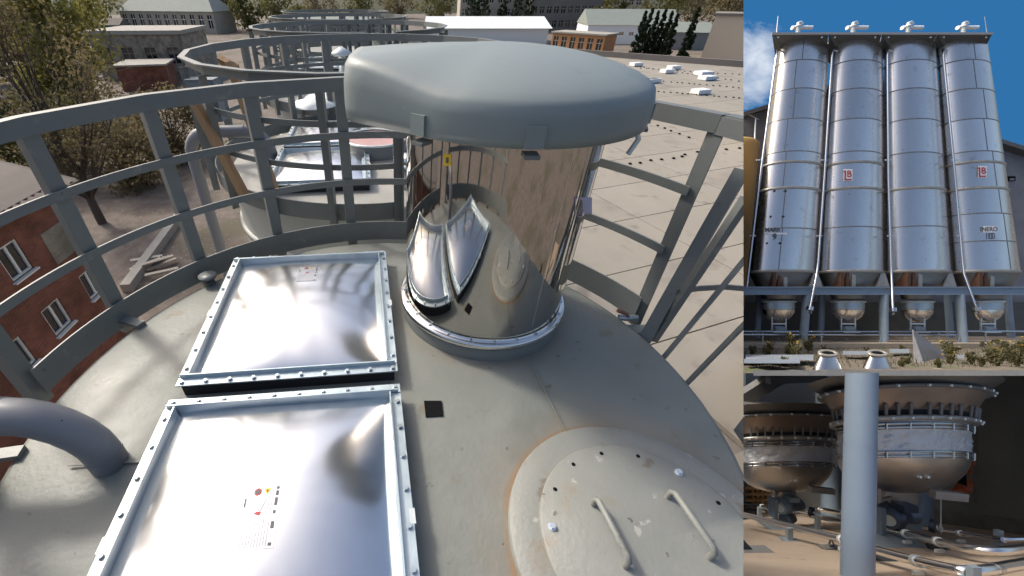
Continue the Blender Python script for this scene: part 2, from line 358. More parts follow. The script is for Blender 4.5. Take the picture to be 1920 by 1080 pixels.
# ------------------------------------------------------------------ explosion vent panels
def make_panel(c, rot, label, sticker):
    fr = Matrix.Translation(c) @ Matrix.Rotation(rot, 4, 'Z'); O = V((0, 0, 0))
    t = thing('explosion_vent', label, 'vent panel', O, fr, 'explosion vent panels on the silo roofs')
    W, Lg = .985 / 2, 1.08 / 2; zf = .075; fw = .046; lh = .022
    mb = MB()
    for sx, sy, cx, cy in ((W * 2 - .03, .028, 0, Lg - .028), (W * 2 - .03, .028, 0, -Lg + .028), (.028, Lg * 2 - .09, W - .028, 0), (.028, Lg * 2 - .09, -W + .028, 0)): mb.box((cx, cy, zf / 2 - .004), sx, sy, zf - .004)
    part(t, 'gasket', mb, M['dark'])
    for s in (-1, 1):
        g = MB().box((0, s * (Lg - fw / 2), zf), W * 2, fw, .007); g.box((0, s * (Lg - fw), zf - .013 + lh / 2), W * 2 - .02, .006, lh + .033)
        part(t, 'frame_rail', g, M['galv'])
        g = MB().box((s * (W - fw / 2), 0, zf + .002), fw, Lg * 2 - 2 * fw - .012, .007); g.box((s * (W - fw), 0, zf - .011 + lh / 2), .006, Lg * 2 - 2 * fw - .02, lh + .03)
        part(t, 'frame_rail', g, M['galvpale'] if s < 0 else M['galv'])
        g = MB().box((s * (W - .004), -.03, zf - .004), .02, .05, .02); part(t, 'clip', g, M['galvpale'])
    bm_ = MB().lathe([(.0115, 0), (.0115, .003)], O, 12, cap1=True, smooth=False); bm_.rings([[V((.009 * math.cos(k * math.pi / 3), .009 * math.sin(k * math.pi / 3), z)) for k in range(6)] for z in (.003, .011)], cap1=True, smooth=False)
    sp = []
    for s in (-1, 1):
        sp += [(V((-W + .022 + (2 * W - .044) * i / 9, s * (Lg - fw / 2 + .006), zf + .0035)), None) for i in range(10)]
        sp += [(V((s * (W - fw / 2 + .006), -Lg + .1 + (2 * Lg - .2) * i / 7, zf + .0055)), None) for i in range(8)]
    pieces(t, 'bolt', bm_, M['bolt'], sp)
    a, b = W - fw - .003, Lg - fw - .003; hgt = .10
    def zz(x, y):
        u, v = abs(x / a), abs(y / b); r = (u ** 3.4 + v ** 3.4) ** (1 / 3.4)
        rc = min(r, 1); cr = (.010 * math.sin(7 * math.atan2(y, x) + 1.3) + .005 * math.sin(17 * math.atan2(y, x) + .4)) * rc ** 4 * (1 - rc)
        return zf - .022 + hgt * (max(0, 1 - u ** 2.1) * max(0, 1 - v ** 2.1)) ** .78 + cr + .002 * math.sin(5 * x + 2) * math.sin(4 * y) * (1 - min(r, 1))
    n_ = 84; vs_ = [V((a * (2 * i / n_ - 1), b * (2 * j / n_ - 1), zz(a * (2 * i / n_ - 1), b * (2 * j / n_ - 1)))) for j in range(n_ + 1) for i in range(n_ + 1)]
    mem = part(t, 'membrane', MB().add(vs_, [(j * (n_ + 1) + i, j * (n_ + 1) + i + 1, (j + 1) * (n_ + 1) + i + 1, (j + 1) * (n_ + 1) + i) for j in range(n_) for i in range(n_)], True), M['membrane'])
    if sticker:
        sx, sy = sticker
        def patch(x0, x1, y0, y1, off, k=4):
            m_ = MB(); vv = [V((sx + x0 + (x1 - x0) * i / k, sy + y0 + (y1 - y0) * j / k, zz(sx + x0 + (x1 - x0) * i / k, sy + y0 + (y1 - y0) * j / k) + off)) for j in range(k + 1) for i in range(k + 1)]
            return m_.add(vv, [(j * (k + 1) + i, j * (k + 1) + i + 1, (j + 1) * (k + 1) + i + 1, (j + 1) * (k + 1) + i) for j in range(k) for i in range(k)])
        def many(lst, off):
            m_ = MB()
            for r_ in lst: q_ = patch(*r_, off, 1); m_.add(q_.v, q_.f)
            return m_
        lab = part(mem, 'warning_label', patch(-.058, .058, -.095, .095, .0012), M['paper'], 'pale printed warning label on the steel sheet')
        R_ = random.Random(3)
        gl = [(-.045 + .0085 * i, -.045 + .0085 * i + .003, -.088, -.088 + .065 + .018 * R_.random()) for i in range(10)]
        gl += [(.02, .024, .02, .08), (.03, .033, .015, .085), (-.05, -.047, .01, .085)]
        part(lab, 'small_print', many(gl, .002), M['inkgrey'], kind='stuff')
        part(lab, 'small_print', many([(.041, .05, .03 + .0, .055), (.041, .05, .062, .078), (.041, .05, .084, .092), (.041, .049, .004, .014), (-.056, -.051, .03, .06), (.04, .05, -.04, -.02), (.04, .05, -.088, -.08)], .0022), M['ink'], kind='stuff')
        def poly(pts, off, col, nm):
            cx_ = sum(p[0] for p in pts) / len(pts); cy_ = sum(p[1] for p in pts) / len(pts)
            part(lab, nm, MB().add([V((sx + x, sy + y, zz(sx + x, sy + y) + off)) for x, y in pts], [tuple(range(len(pts)))]), col)
        circ = lambda cx_, cy_, r_: [(cx_ + r_ * math.cos(k * math.pi / 7), cy_ + r_ * math.sin(k * math.pi / 7)) for k in range(14)]
        poly(circ(-.018, .078, .013), .002, M['red'], 'prohibition_sign'); poly(circ(-.018, .078, .008), .0026, M['ink'], 'pictogram')
        poly([(.0, .088), (.024, .088), (.012, .066)], .002, M['yellow'], 'warning_triangle'); poly([(.008, .083), (.016, .083), (.012, .073)], .0026, M['ink'], 'pictogram')
        poly([(-.01, .018), (.002, .014), (.016, .052), (.004, .056)], .002, M['inkgrey'], 'panel_diagram'); poly([(-.006, .022), (.0, .02), (.012, .049), (.005, .052)], .0026, M['paper'], 'panel_diagram')
        poly([(-.02, .008), (.0, .0), (.004, .012), (-.008, .014)], .0024, M['red'], 'red_arrow')
    return t
rot = math.radians(5.3)
make_panel(V((-.575, 1.80, .012)), rot, 'domed steel explosion vent panel between the toe board and the second panel', (.02, .22))
make_panel(V((-.466, .648, .012)), rot, 'large domed steel vent panel beside the elbow pipe, label near its middle', (.005, -.02))
pl = ['sunlit vent panel on the silo behind, beside the pink membrane', 'vent panel on the silo behind, next to the propped timbers', 'rear vent panel on the third silo', 'front vent panel on the third silo', 'rear vent panel on the fourth silo', 'front vent panel on the fourth silo']
for i, c in enumerate(CENT[1:4]):
    make_panel(c + V((-.52, .62, .012)), rot, pl[2 * i], None); make_panel(c + V((-.41, -.56, .012)), rot, pl[2 * i + 1], None)

# ------------------------------------------------------------------ dust filter with mirror body
FC = V((.43, 1.89, 0)); FR = .425; ZB = 1.135
fl = thing('dust_filter', 'mirror steel round dust filter under a grey plastic cap on the near roof', 'filter', FC)
part(fl, 'curb', MB().lathe([(.447, -.005), (.447, .088), (.44, .095), (.41, .095)], FC, 80), M['rail'])
part(fl, 'clamp_ring', MB().lathe([(.456, .097), (.458, .104), (.456, .122), (.448, .127), (.43, .127), (.427, .14)], FC, 80), M['clamp'])
part(fl, 'ring_gasket', MB().lathe([(.449, .088), (.452, .092), (.450, .099)], FC, 80), M['black'])
pieces(fl, 'bolt', MB().lathe([(.008, 0), (.008, .006), (.006, .008)], (0, 0, 0), 8, cap1=True), M['bolt'], [(FC + V((.434 * math.cos(k * math.pi / 12), .434 * math.sin(k * math.pi / 12), .127)), None) for k in range(24)])
body = part(fl, 'body', MB().lathe([(FR, .10), (FR, .3), (FR, .6), (FR, .9), (FR, ZB)], FC, 128), M['mirror'])
part(body, 'weld_seam', MB().bar(FC + V((FR * math.cos(math.radians(296)), FR * math.sin(math.radians(296)), .13)), FC + V((FR * math.cos(math.radians(296)), FR * math.sin(math.radians(296)), ZB)), .004, .002, V((math.cos(math.radians(296)), math.sin(math.radians(296)), 0))), M['clamp'])
def outl(a):                                  # plan outline of the cap: round with a blunt nose towards the left
    d = abs((math.degrees(a) - 178 + 180) % 360 - 180); R0 = .55; fx_, fy_ = .665, .20
    if d > 100: return R0
    dx, dy = math.cos(math.radians(d)), math.sin(math.radians(d)); best = R0
    best = max(best, min(fx_ / max(dx, .01), fy_ / max(dy, .001) if d > 1 else 9)) if d < 17 else best
    # tangent flank from the nose corner to the circle
    tx, ty = R0 * math.cos(math.radians(62)), R0 * math.sin(math.radians(62)); ex, ey = tx - fx_, ty - fy_
    den = dx * ey - dy * ex
    if d >= 16 and d < 62: best = max(best, (fx_ * ey - fy_ * ex) / den)
    return best
na = 144; prof = [(1.0, 0), (1.004, .035), (1.0, .09), (.985, .125), (.955, .142), (.90, .160), (.80, .182), (.66, .206), (.5, .224), (.33, .236), (.16, .243), (.02, .245)]
ol = [outl(2 * math.pi * k / na) for k in range(na)]
for _ in range(4): ol = [(ol[k - 1] + 2 * ol[k] + ol[(k + 1) % na]) / 4 for k in range(na)]
cc = FC + V((.0, -.01, ZB - .045))
def capz(s, z, k):
    d = abs((360 * k / na - 178 + 180) % 360 - 180); wn = min(max((62 - d) / 50, 0), 1); wn = wn * wn * (3 - 2 * wn)
    zn = z * 1.45 if z < .1 else (.245 - .03 * s ** 2 if s < .96 else .19 + (.985 - s) * .9 if s < .99 else z)
    return z * (1 - wn) + zn * wn
rr = [[cc + V((ol[k] * s * math.cos(2 * math.pi * k / na) - .06 * (1 - s), ol[k] * s * math.sin(2 * math.pi * k / na) + .06 * (1 - s), capz(s, z, k))) for k in range(na)] for s, z in prof]
rr = [[cc + V((.94 * (p.x - cc.x), .94 * (p.y - cc.y), .002)) for p in rr[0]]] + rr
cap = part(fl, 'cap', MB().rings(rr, cap1=True), M['cap'])
part(fl, 'cap_underside', MB().lathe([(.53, 0), (.41, .0)], cc + V((0, 0, .01)), 64), M['cap'])
def cap_pt(a, z): k = int((math.degrees(a) % 360) / 360 * na) % na; return cc + V((ol[k] * math.cos(a), ol[k] * math.sin(a), z))
for dg in (268, 226, 338):
    a = math.radians(dg); p = cap_pt(a, .03); nrm = V((math.cos(a), math.sin(a), 0)); tg = V((-nrm.y, nrm.x, 0))
    part(cap, 'latch', MB().box(p + nrm * .0 + V((0, 0, .008)), .016, .062, .07, (nrm, tg, V((0, 0, 1)))), M['cap'])
    part(cap, 'latch_hook', MB().box(p + nrm * -.02 + V((0, 0, -.055)), .06, .05, .012, (nrm, tg, V((0, 0, 1)))), M['rail'])
a = math.radians(352); p = cap_pt(a, -.05); part(cap, 'toggle_clamp', MB().tube([p, p + V((.02, -.01, -.05)), p + V((-.01, -.02, -.11))], .011, 8), M['galvpale'])
def body_hit(x, y, r):
    d = EX * ((x - PX) / F) + UP * (-(y - PY) / F) + FW; o = CAM - FC
    A = d.x ** 2 + d.y ** 2; B = o.x * d.x + o.y * d.y; Cc = o.x ** 2 + o.y ** 2 - r * r
    return CAM + d * ((-B - math.sqrt(max(B * B - A * Cc, 0))) / A)
def body_patch(x0, y0, x1, y1, off):
    pts = [body_hit(x, y, FR + off) for y in (y0, y1) for x in (x0, (x0 + x1) / 2, x1)]
    return MB().add(pts, [(0, 1, 4, 3), (1, 2, 5, 4)])
part(body, 'yellow_reflection', body_patch(831, 289, 846, 311, .0015), M['yellow']); part(body, 'reflection_mark', body_patch(836, 295, 841, 306, .0025), M['ink'])  # a reflection in the mirror body, painted on as small coloured patches
part(body, 'type_plate', body_patch(1078, 370, 1110, 401, .002), M['lilac'])

# ------------------------------------------------------------------ pipes on the roofs
def arc_pts(p, q, r_, c, k=6): return [c + (p - c) * math.cos(t_) + (q - c) * math.sin(t_) for t_ in [math.pi / 2 * i / k for i in range(k + 1)]]
def make_pipe(o, label, down=True):
    t = thing('elbow_pipe', label, 'pipe', o)
    rp = .064; B = .24; dirx = V((-1, -.06, 0)).normalized()
    p0 = o + V((0, 0, .07)); c = p0 + dirx * B; e = c + V((0, 0, B))
    part(t, 'bend', MB().tube([o + V((0, 0, -.01)), p0] + arc_pts(p0, e, B, c)[1:], rp, 20), M['pipe'])
    q = e + dirx * .38; c2 = q - V((0, 0, B)); f_ = c2 + dirx * B
    part(t, 'straight_pipe', MB().tube([e, q], rp - .001, 20), M['pipe'])
    part(t, 'weld_collar', MB().tube([e - dirx * .006, e + dirx * .006], rp + .003, 20), M['pipe']); part(t, 'weld_collar', MB().tube([p0 + V((0, 0, .004)), p0 + V((0, 0, -.006))], rp + .003, 20), M['pipe'])
    if down: part(t, 'downpipe', MB().tube(arc_pts(q, f_, B, c2) + [f_ + V((0, 0, -11))], rp, 20), M['pipe'])
E0 = at(207, 868, 0)
make_pipe(E0, 'grey painted elbow pipe rising from the near silo roof beside the vent panel')
make_pipe(E0 - C1 + CENT[1] + V((.0, .15, 0)), 'grey elbow pipe on the silo behind, next to the timbers')
make_pipe(E0 - C1 + CENT[2] + V((.1, .2, 0)), 'grey elbow pipe on the third silo of the row')

# ------------------------------------------------------------------ ladder at the right-hand opening
ld = thing('caged_ladder', 'dark grey caged ladder leaving the near roof at the rail opening', 'ladder', at(1210, 640, -.1))
b1, t1 = at(1203, 645, -.1), at(1386, 345, .80); dv = (t1 - b1)
for k, (a, b, w_) in enumerate((((1207, 640, -.05), (1392, 318, .84), .06), ((1225, 636, -.05), (1400, 372, .78), .045))): part(ld, 'stile', MB().bar(at(*a), at(*b), w_, .03), M['rail'])
for a, b in (((1228, 690, -.12), (1402, 480, .5)), ((1272, 735, -.12), (1402, 602, .36))): part(ld, 'cage_bar', MB().bar(at(*a), at(*b), .022, .012), M['rail'])
h0, h1, h2, h3 = at(1268, 547, .26), at(1310, 541, .27), at(1360, 538, .275), at(1410, 542, .27)
part(ld, 'cage_hoop', MB().bar(h0, h1, .008, .03).bar(h1, h2, .008, .03).bar(h2, h3, .008, .03), M['rail'])
part(ld, 'foot_plate', MB().box(at(1195, 618, -.02), .16, .07, .012), M['rail'])
vl = thing('valve', 'small rust red valve on a bracket near the ladder foot', 'valve', at(1178, 600, 0))
vp = at(1178, 597, 0); M['valve'] = mat('oxidised valve', (.20, .06, .045), .7, col2=(.28, .2, .15), nscale=20)
part(vl, 'valve_body', MB().tube([vp + V((-.05, .01, 0)), vp + V((.05, 0, 0))], [.018, .022], 10), M['bolt']); part(vl, 'lever', MB().tube([vp, vp + V((-.015, 0, .03)), vp + V((-.07, .01, .05))], [.012, .01, .013], 8), M['valve'])

# ------------------------------------------------------------------ bits on the silos behind
c2_ = at(703, 262, .12); c2_.z = 0
t = thing('open_curb', 'round open curb with a pink sheet on the silo behind', 'curb', c2_)
part(t, 'curb_ring', MB().lathe([(.36, -.01), (.36, .14), (.345, .15), (.33, .14)], c2_, 48), M['rail']); part(t, 'pink_sheet', MB().lathe([(.335, .135), (.001, .142)], c2_, 40), M['pink']); part(t, 'rim', MB().lathe([(.362, .135), (.366, .15), (.345, .156), (.335, .15)], c2_, 48), M['galvpale'])
c3_ = at(770, 345, 0)
t = thing('steel_canister', 'small steel canister with a flanged lid on the silo behind', 'canister', c3_)
part(t, 'can_body', MB().lathe([(.13, -.01), (.13, .20), (.001, .20)], c3_, 32), M['roof2']); part(t, 'flange', MB().lathe([(.15, .19), (.15, .215), (.001, .22)], c3_, 32), M['clamp']); part(t, 'lid', MB().lathe([(.12, .21), (.12, .27), (.1, .29), (.001, .3)], c3_, 32), M['clamp'])
for i, (a, b, wd, lb) in enumerate((((462, 372, .0), (352, 168, 1.05), .12, 'tan timber post propped against the second guard rail, the one by the elbow pipe'), ((517, 362, .0), (432, 118, 1.15), .11, 'tan timber post propped further along the second guard rail'), ((447, 130, .95), (412, 112, 1.0), .09, 'short tan timber block lying on the second guard rail'))):
    p, q = at(*a), at(*b)
    if i < 2: p = atY(a[0], a[1], 3.3); q = atY(b[0], b[1], 3.55)
    else: p = atY(a[0], a[1], 4.6); q = atY(b[0], b[1], 4.7)
    solid('timber_post', MB().bar(p, q, wd, .05, V((1, 0, 0))), M['wood'], p, lb, 'timber')
p = atY(398, 225, 3.9); M['boxpaint'] = mat('blue grey box', (.16, .19, .21), .5)
t = thing('control_box', 'blue grey control box behind the timber posts', 'box', p)
part(t, 'case', MB().box(p + V((0, 0, .17)), .24, .14, .34), M['boxpaint']); part(t, 'door', MB().box(p + V((0, -.075, .17)), .21, .012, .30), M['boxpaint']); part(t, 'knob', MB().box(p + V((.08, -.085, .17)), .02, .02, .05), M['bolt'])
p = atY(588, 192, 6.2)
solid('tank_cover', MB().lathe([(.33, -.03), (.30, 0), (.001, .06)], p, 32, cap0=True), M['whiteroof'], p, 'white round cover lying on the third silo', 'cover')
p = atY(640, 196, 6.2)
solid('tan_sheet', MB().prism([p + V((-.22, 0, 0)), p + V((.2, .05, 0)), p + V((.03, .2, .35))], (.02, .05, .02)), M['beige'], p, 'tan pointed sheet standing beside the white cover', 'sheet')
for i, (x, y, Y) in enumerate(((640, 98, 9.4), (700, 70, 12.6))):
    p = atY(x, y, Y); solid('vent_hood', MB().lathe([(.08, -.45), (.08, -.05), (.2, -.05), (.2, 0), (.04, .09), (.001, .095)], p, 24), M['galvpale'], p, ['round pale vent hood on the third silo', 'round pale vent hood on the fourth silo', 'pale vent hood beside the first hood on the third silo'][i], 'vent hood')

# ------------------------------------------------------------------ factory hall with a flat roof
hall = thing('factory_hall', 'low factory hall with a wide pale flat roof beside the silos', 'factory', (12, 20, GZ))
Z5 = -5.0; e1 = V((.94, .34, 0)).normalized(); e2 = V((-e1.y, e1.x, 0))
B0, B1 = at(1012, 97, Z5), at(1300, 119, Z5); bd = (B1 - B0).normalized(); bn = V((-bd.y, bd.x, 0))
if bn.y < 0: bn = -bn
def cut(mb, planes):
    bm = bmesh.new(); vs_ = [bm.verts.new(p) for p in mb.v]
    for f in mb.f:
        try: bm.faces.new([vs_[i] for i in f])
        except ValueError: pass
    for co, no in planes:
        bmesh.ops.bisect_plane(bm, geom=bm.verts[:] + bm.edges[:] + bm.faces[:], plane_co=co, plane_no=no, clear_outer=True)
    m_ = MB(); bm.verts.index_update(); m_.add([v.co.copy() for v in bm.verts], [[v.index for v in f.verts] for f in bm.faces]); bm.free(); return m_
bodyb = MB().prism([V((2.4, -6, GZ)), V((60, -6, GZ)), V((60, 80, GZ)), V((2.4, 80, GZ))], (0, 0, -GZ + Z5 - .12))
part(hall, 'hall_body', cut(bodyb, [(B0, bn)]), M['joint'])
cu, cv_ = 5.2, 2.6
for i in range(-2, 14):
    for j in range(-12, 22):
        c = e1 * (i + .5) * cu + e2 * (j + .5) * cv_ + V((2, 0, Z5 - .05))
        if c.x < 3.3 or c.y < -3 or c.x > 46: continue
        if (c - B0).dot(bn) > 3: continue
        if EX.dot(c - CAM) > FW.dot(c - CAM) * .86 + 3.2: continue
        mb = MB().box(c, cu - .035, cv_ - .035, .10, (e1, e2, V((0, 0, 1))))
        if (c - B0).dot(bn) > -3.5: mb = cut(mb, [(B0, bn)])
        if mb.f: part(hall, 'roof_panel', mb, M['hallroof'])
pw = MB().bar(B0 - bd * 10 + V((0, 0, .25)), B1 + bd * 14 + V((0, 0, .25)), .35, .7); part(hall, 'parapet', pw, M['plasterdark'])
dots = []
dm = MB().lathe([(.08, 0), (.08, .02), (.045, .05)], (0, 0, 0), 8, cap1=True)
for (a, b, k) in (((1217, 230), (1293, 257), 6), ((1183, 308), (1275, 293), 6), ((1285, 289), (1384, 277), 5), ((1130, 116), (1386, 152), 26), ((1236, 172), (1386, 184), 14), ((1200, 128), (1386, 140), 16), ((1215, 150), (1386, 165), 16)):
    pa, pb = at(*a, Z5 + .02), at(*b, Z5 + .02); sc_ = 1.0
    for i in range(k): dots.append((pa.lerp(pb, i / (k - 1)) + V((rnd.uniform(-.1, .1), rnd.uniform(-.1, .1), 0)), None))
pieces(hall, 'roof_vent', dm, M['black'], dots)
for i, (x, y, s) in enumerate(((1222, 155, 1.3), (1192, 124, 1.2), (1250, 137, 1.2), (1262, 130, 1.2), (1318, 141, 1.6), (1325, 150, 1.4), (1312, 176, 1.3))):
    p = at(x, y, Z5)
    sk = part(hall, 'skylight', MB().box(p + V((0, 0, .2)), 1.0 * s, .6 * s, .3, (e1, e2, V((0, 0, 1)))), M['white']); part(sk, 'skylight_glass', MB().box(p + V((0, 0, .33)), s * .8, .45 * s, .06, (e1, e2, V((0, 0, 1)))), M['pane'] if i == 0 else M['whiteroof'])

# ------------------------------------------------------------------ red brick house at the left
WX = -13.3
bh = thing('brick_house', 'red brick house with white windows below the silo, left of the yard', 'house', (WX - 4, 10, GZ))
Y0, Y1, ZE = 1.0, 15.35, -4.35
atX = lambda x, y: CAM + (EX * ((x - PX) / F) + UP * (-(y - PY) / F) + FW) * (WX / ((x - PX) / F))
wins = [atX(35, 670), atX(108, 594), atX(173, 530), atX(28, 488)]
ww, wh = .92, 1.2
def win_grid(u0, u1, z0, z1, rects, fn, thick):
    # wall with real openings: split into strips around the rectangles
    us = sorted({u0, u1, *[r[0] for r in rects], *[r[1] for r in rects]}); zs = sorted({z0, z1, *[r[2] for r in rects], *[r[3] for r in rects]}); mb = MB()
    for i in range(len(us) - 1):
        for j in range(len(zs) - 1):
            cu_, cz_ = (us[i] + us[i + 1]) / 2, (zs[j] + zs[j + 1]) / 2
            if any(r[0] < cu_ < r[1] and r[2] < cz_ < r[3] for r in rects): continue
            mb.add([fn(us[i], zs[j]), fn(us[i + 1], zs[j]), fn(us[i + 1], zs[j + 1]), fn(us[i], zs[j + 1])], [(0, 1, 2, 3)])
    for r in rects:                        # reveals
        q = [fn(r[0], r[2]), fn(r[1], r[2]), fn(r[1], r[3]), fn(r[0], r[3])]; mb.add(q + [p + thick for p in q], [(k, (k + 1) % 4, (k + 1) % 4 + 4, k + 4) for k in range(4)])
    return mb
rects = []
for p in wins[:4]: rects.append((p.y - ww / 2, p.y + ww / 2, p.z - wh / 2, p.z + wh / 2))
wl = win_grid(Y0, Y1, GZ, ZE, rects, lambda u, z: V((WX, u, z)), V((-.18, 0, 0)))
part(bh, 'wall', wl, M['brick'])
mb = MB(); mb.add([V((WX, Y1, GZ)), V((WX - 6.4, Y1, GZ)), V((WX - 6.4, Y1, ZE)), V((WX - 3.2, Y1, ZE + .75)), V((WX, Y1, ZE))], [(0, 1, 2, 3, 4)]); mb.add([V((WX, Y0, GZ)), V((WX - 6.4, Y0, GZ)), V((WX - 6.4, Y0, ZE)), V((WX - 3.2, Y0, ZE + .75)), V((WX, Y0, ZE))], [(4, 3, 2, 1, 0)]); part(bh, 'end_wall', mb, M['brick'])
part(bh, 'plaster_patch', MB().box((WX + .012, 14.0, -6.3), .03, 1.5, 1.3), M['brickpale'], 'paler rebuilt patch of brickwork')
for r in rects:
    f = part(bh, 'window', MB().box((WX - .10, (r[0] + r[1]) / 2, r[2] + .04), .07, ww, .08).box((WX - .10, (r[0] + r[1]) / 2, r[3] - .04), .07, ww, .08).box((WX - .10, r[0] + .04, (r[2] + r[3]) / 2), .07, .08, wh - .16).box((WX - .10, r[1] - .04, (r[2] + r[3]) / 2), .07, .08, wh - .16).box((WX - .10, (r[0] + r[1]) / 2, (r[2] + r[3]) / 2), .06, .09, wh - .16), M['window'])
    part(f, 'pane', MB().box((WX - .14, (r[0] + r[1]) / 2, (r[2] + r[3]) / 2), .02, ww, wh), M['pane'])
    part(f, 'sill', MB().box((WX + .04, (r[0] + r[1]) / 2, r[2] - .03), .20, ww + .16, .06), M['window'])
cor = []
for k in range(0, 90):
    y = Y0 - .3 + (Y1 - Y0 + .6) * k / 89; dz = .03 * (1 if k % 2 else -1); cor.append([V((WX + .35, y, ZE - .12 + dz)), V((WX - 3.2, y, ZE + .85 + dz)), V((WX - 6.6, y, ZE - .15 + dz))])
part(bh, 'corrugated_roof', MB().rings(cor, closed=False), M['slate'])
part(bh, 'gutter', MB().bar((WX + .36, Y0, ZE - .2), (WX + .36, Y1 + .3, ZE - .2), .1, .1), M['slate'])

# ------------------------------------------------------------------ town behind
def house(name, label, p1, p2, h, depth, wallm, roofm, roof, rh, cols=0, rows=0, wsz=(1.2, 1.6), cat='building', base_z=GZ, over=.4, framem=None):
    u = (p2 - p1); Ln = u.length; u.normalize(); nrm = V((u.y, -u.x, 0))
    if nrm.dot(CAM - p1) < 0: nrm = -nrm
    t = thing(name, label, cat, (p1 + p2) / 2)
    rects = []
    for i in range(cols):
        for j in range(rows):
            cu_ = Ln * (i + .5) / cols; cz_ = h * (j + .55) / rows; rects.append((cu_ - wsz[0] / 2, cu_ + wsz[0] / 2, cz_ - wsz[1] / 2, cz_ + wsz[1] / 2))
    P = lambda a, z, d=0: p1 + u * a + V((0, 0, z)) - nrm * d
    mb = win_grid(0, Ln, 0, h, rects, lambda a, z: P(a, z), -nrm * .25)
    for q in ((P(Ln, 0), P(Ln, 0, depth), P(Ln, h, depth), P(Ln, h)), (P(0, 0), P(0, h), P(0, h, depth), P(0, 0, depth)), (P(0, 0, depth), P(0, h, depth), P(Ln, h, depth), P(Ln, 0, depth))): mb.add(q, [(0, 1, 2, 3)])
    part(t, 'wall', mb, wallm)
    if rects:
        me = MB(); a0 = rects[0]
        wmb = MB().box((0, 0, 0), wsz[0], .06, wsz[1], (u, nrm, V((0, 0, 1)))); fmb = MB().box((0, 0, 0), wsz[0] * .1, .09, wsz[1], (u, nrm, V((0, 0, 1)))).box((0, 0, wsz[1] * .15), wsz[0], .08, wsz[1] * .06, (u, nrm, V((0, 0, 1))))
        spots_ = [(P((r[0] + r[1]) / 2, (r[2] + r[3]) / 2, .2), None) for r in rects]
        for o_, s_ in zip(pieces(t, 'window', fmb, framem or M['window'], spots_), spots_):
            o2 = bpy.data.objects.new('pane', PANES.setdefault((wsz, round(u.x, 3)), wmb.mesh('pane')))
            if not o2.data.materials: o2.data.materials.append(M['pane'])
            link(o2, o_)
    v = over
    if roof == 'gable':
        A = [P(-v, h - .1, -v), P(-v, h + rh, depth / 2), P(-v, h - .1, depth + v)]; Bq = [P(Ln + v, h - .1, -v), P(Ln + v, h + rh, depth / 2), P(Ln + v, h - .1, depth + v)]
        mb = MB().prism([A[0], A[1], A[2]], Bq[0] - A[0])
    elif roof == 'hip':
        q = [P(-v, h, -v), P(Ln + v, h, -v), P(Ln + v, h, depth + v), P(-v, h, depth + v), P(depth * .45, h + rh, depth / 2), P(Ln - depth * .45, h + rh, depth / 2)]
        mb = MB().add(q, [(0, 1, 5, 4), (1, 2, 5), (2, 3, 4, 5), (3, 0, 4), (3, 2, 1, 0)])
    else:
        mb = MB().box(P(Ln / 2, h + rh / 2, depth / 2), Ln + 2 * v, depth + 2 * v, rh, (u, nrm, V((0, 0, 1))))
    part(t, 'roof', mb, roofm)
    return t
PANES = {}
G = lambda x, y: at(x, y, GZ)
house('long_house', 'long pale house with tall windows and a grey green hip roof behind the trees', G(236, 60), G(408, 64), 8.5, 16, M['plaster'], M['greyroof'], 'hip', 8, 11, 1, (2.2, 5.0))
house('ruined_house', 'weathered grey house with flat sheet roof in front of the long house', G(196, 152), G(360, 150), 8.5, 16, M['brickpale'], M['concrete'], 'flat', .7, 4, 1, (2.2, 3.0), framem=M['plasterdark'])
house('brick_shed', 'low broken red brick shed beside the grey house', G(232, 172), G(322, 168), 4.2, 8, M['brick'], M['concrete'], 'flat', .3)
house('white_shed', 'long shed with a bright white sloping roof beyond the silos', G(805, 84), G(1024, 84), 5.2, 24, M['whiteroof'], M['whiteroof'], 'gable', 3.0, over=1)
house('office_block', 'three storey grey brown office block far beyond the white shed', G(990, 60), G(1118, 57), 17, 14, M['plasterdark'], M['plasterdark'], 'flat', .8, 10, 3, (2.3, 2.6), framem=M['plaster'])
house('pale_block', 'pale yellowish block beside the dark conifers', G(860, 58), G(988, 58), 15, 14, M['plaster'], M['greyroof'], 'flat', .8, 8, 3, (1.8, 2.4))
house('orange_shelter', 'low orange panelled shelter with pale posts at the hall edge', G(1030, 99), G(1126, 108), 5.4, 8, M['orange'], M['concrete'], 'flat', .4, 6, 1, (1.6, 3.2), framem=M['plaster'])
house('white_house', 'long white walled house with a grey roof behind the hall', G(1096, 82), G(1262, 84), 6.0, 18, M['white'], M['greyroof'], 'gable', 4.5, 9, 1, (1.6, 1.0))
house('beige_hall', 'tall beige windowless hall behind the right end of the parapet', G(1312, 112), G(1440, 120), 10.5, 14, M['beige'], M['plasterdark'], 'flat', .5)
house('grey_shed', 'small blue grey shed between the conifers and the beige hall', G(1240, 92), G(1325, 94), 5, 12, M['boxpaint'], M['greyroof'], 'gable', 2.5)
house('low_store', 'low store with a flat roof beyond the farthest silo', G(540, 70), G(700, 72), 5, 14, M['plasterdark'], M['greyroof'], 'gable', 3, 6, 1, (1.6, 1.2))
house('garage', 'small teal garage left of the long house', G(196, 74), G(232, 74), 5, 8, mat('teal sheet', (.03, .13, .11), .6), M['slate'], 'gable', 2)
house('town_house', 'far town house with red roof above the pale block', G(930, 26), G(1000, 26), 16, 20, M['plaster'], mat('red tiles', (.22, .08, .05), .8), 'gable', 8, 6, 2, (3, 4))
house('far_house', 'far pale house with grey roof above the white house', G(1130, 32), G(1210, 32), 12, 20, M['plaster'], M['greyroof'], 'gable', 8, 6, 2, (3, 3))

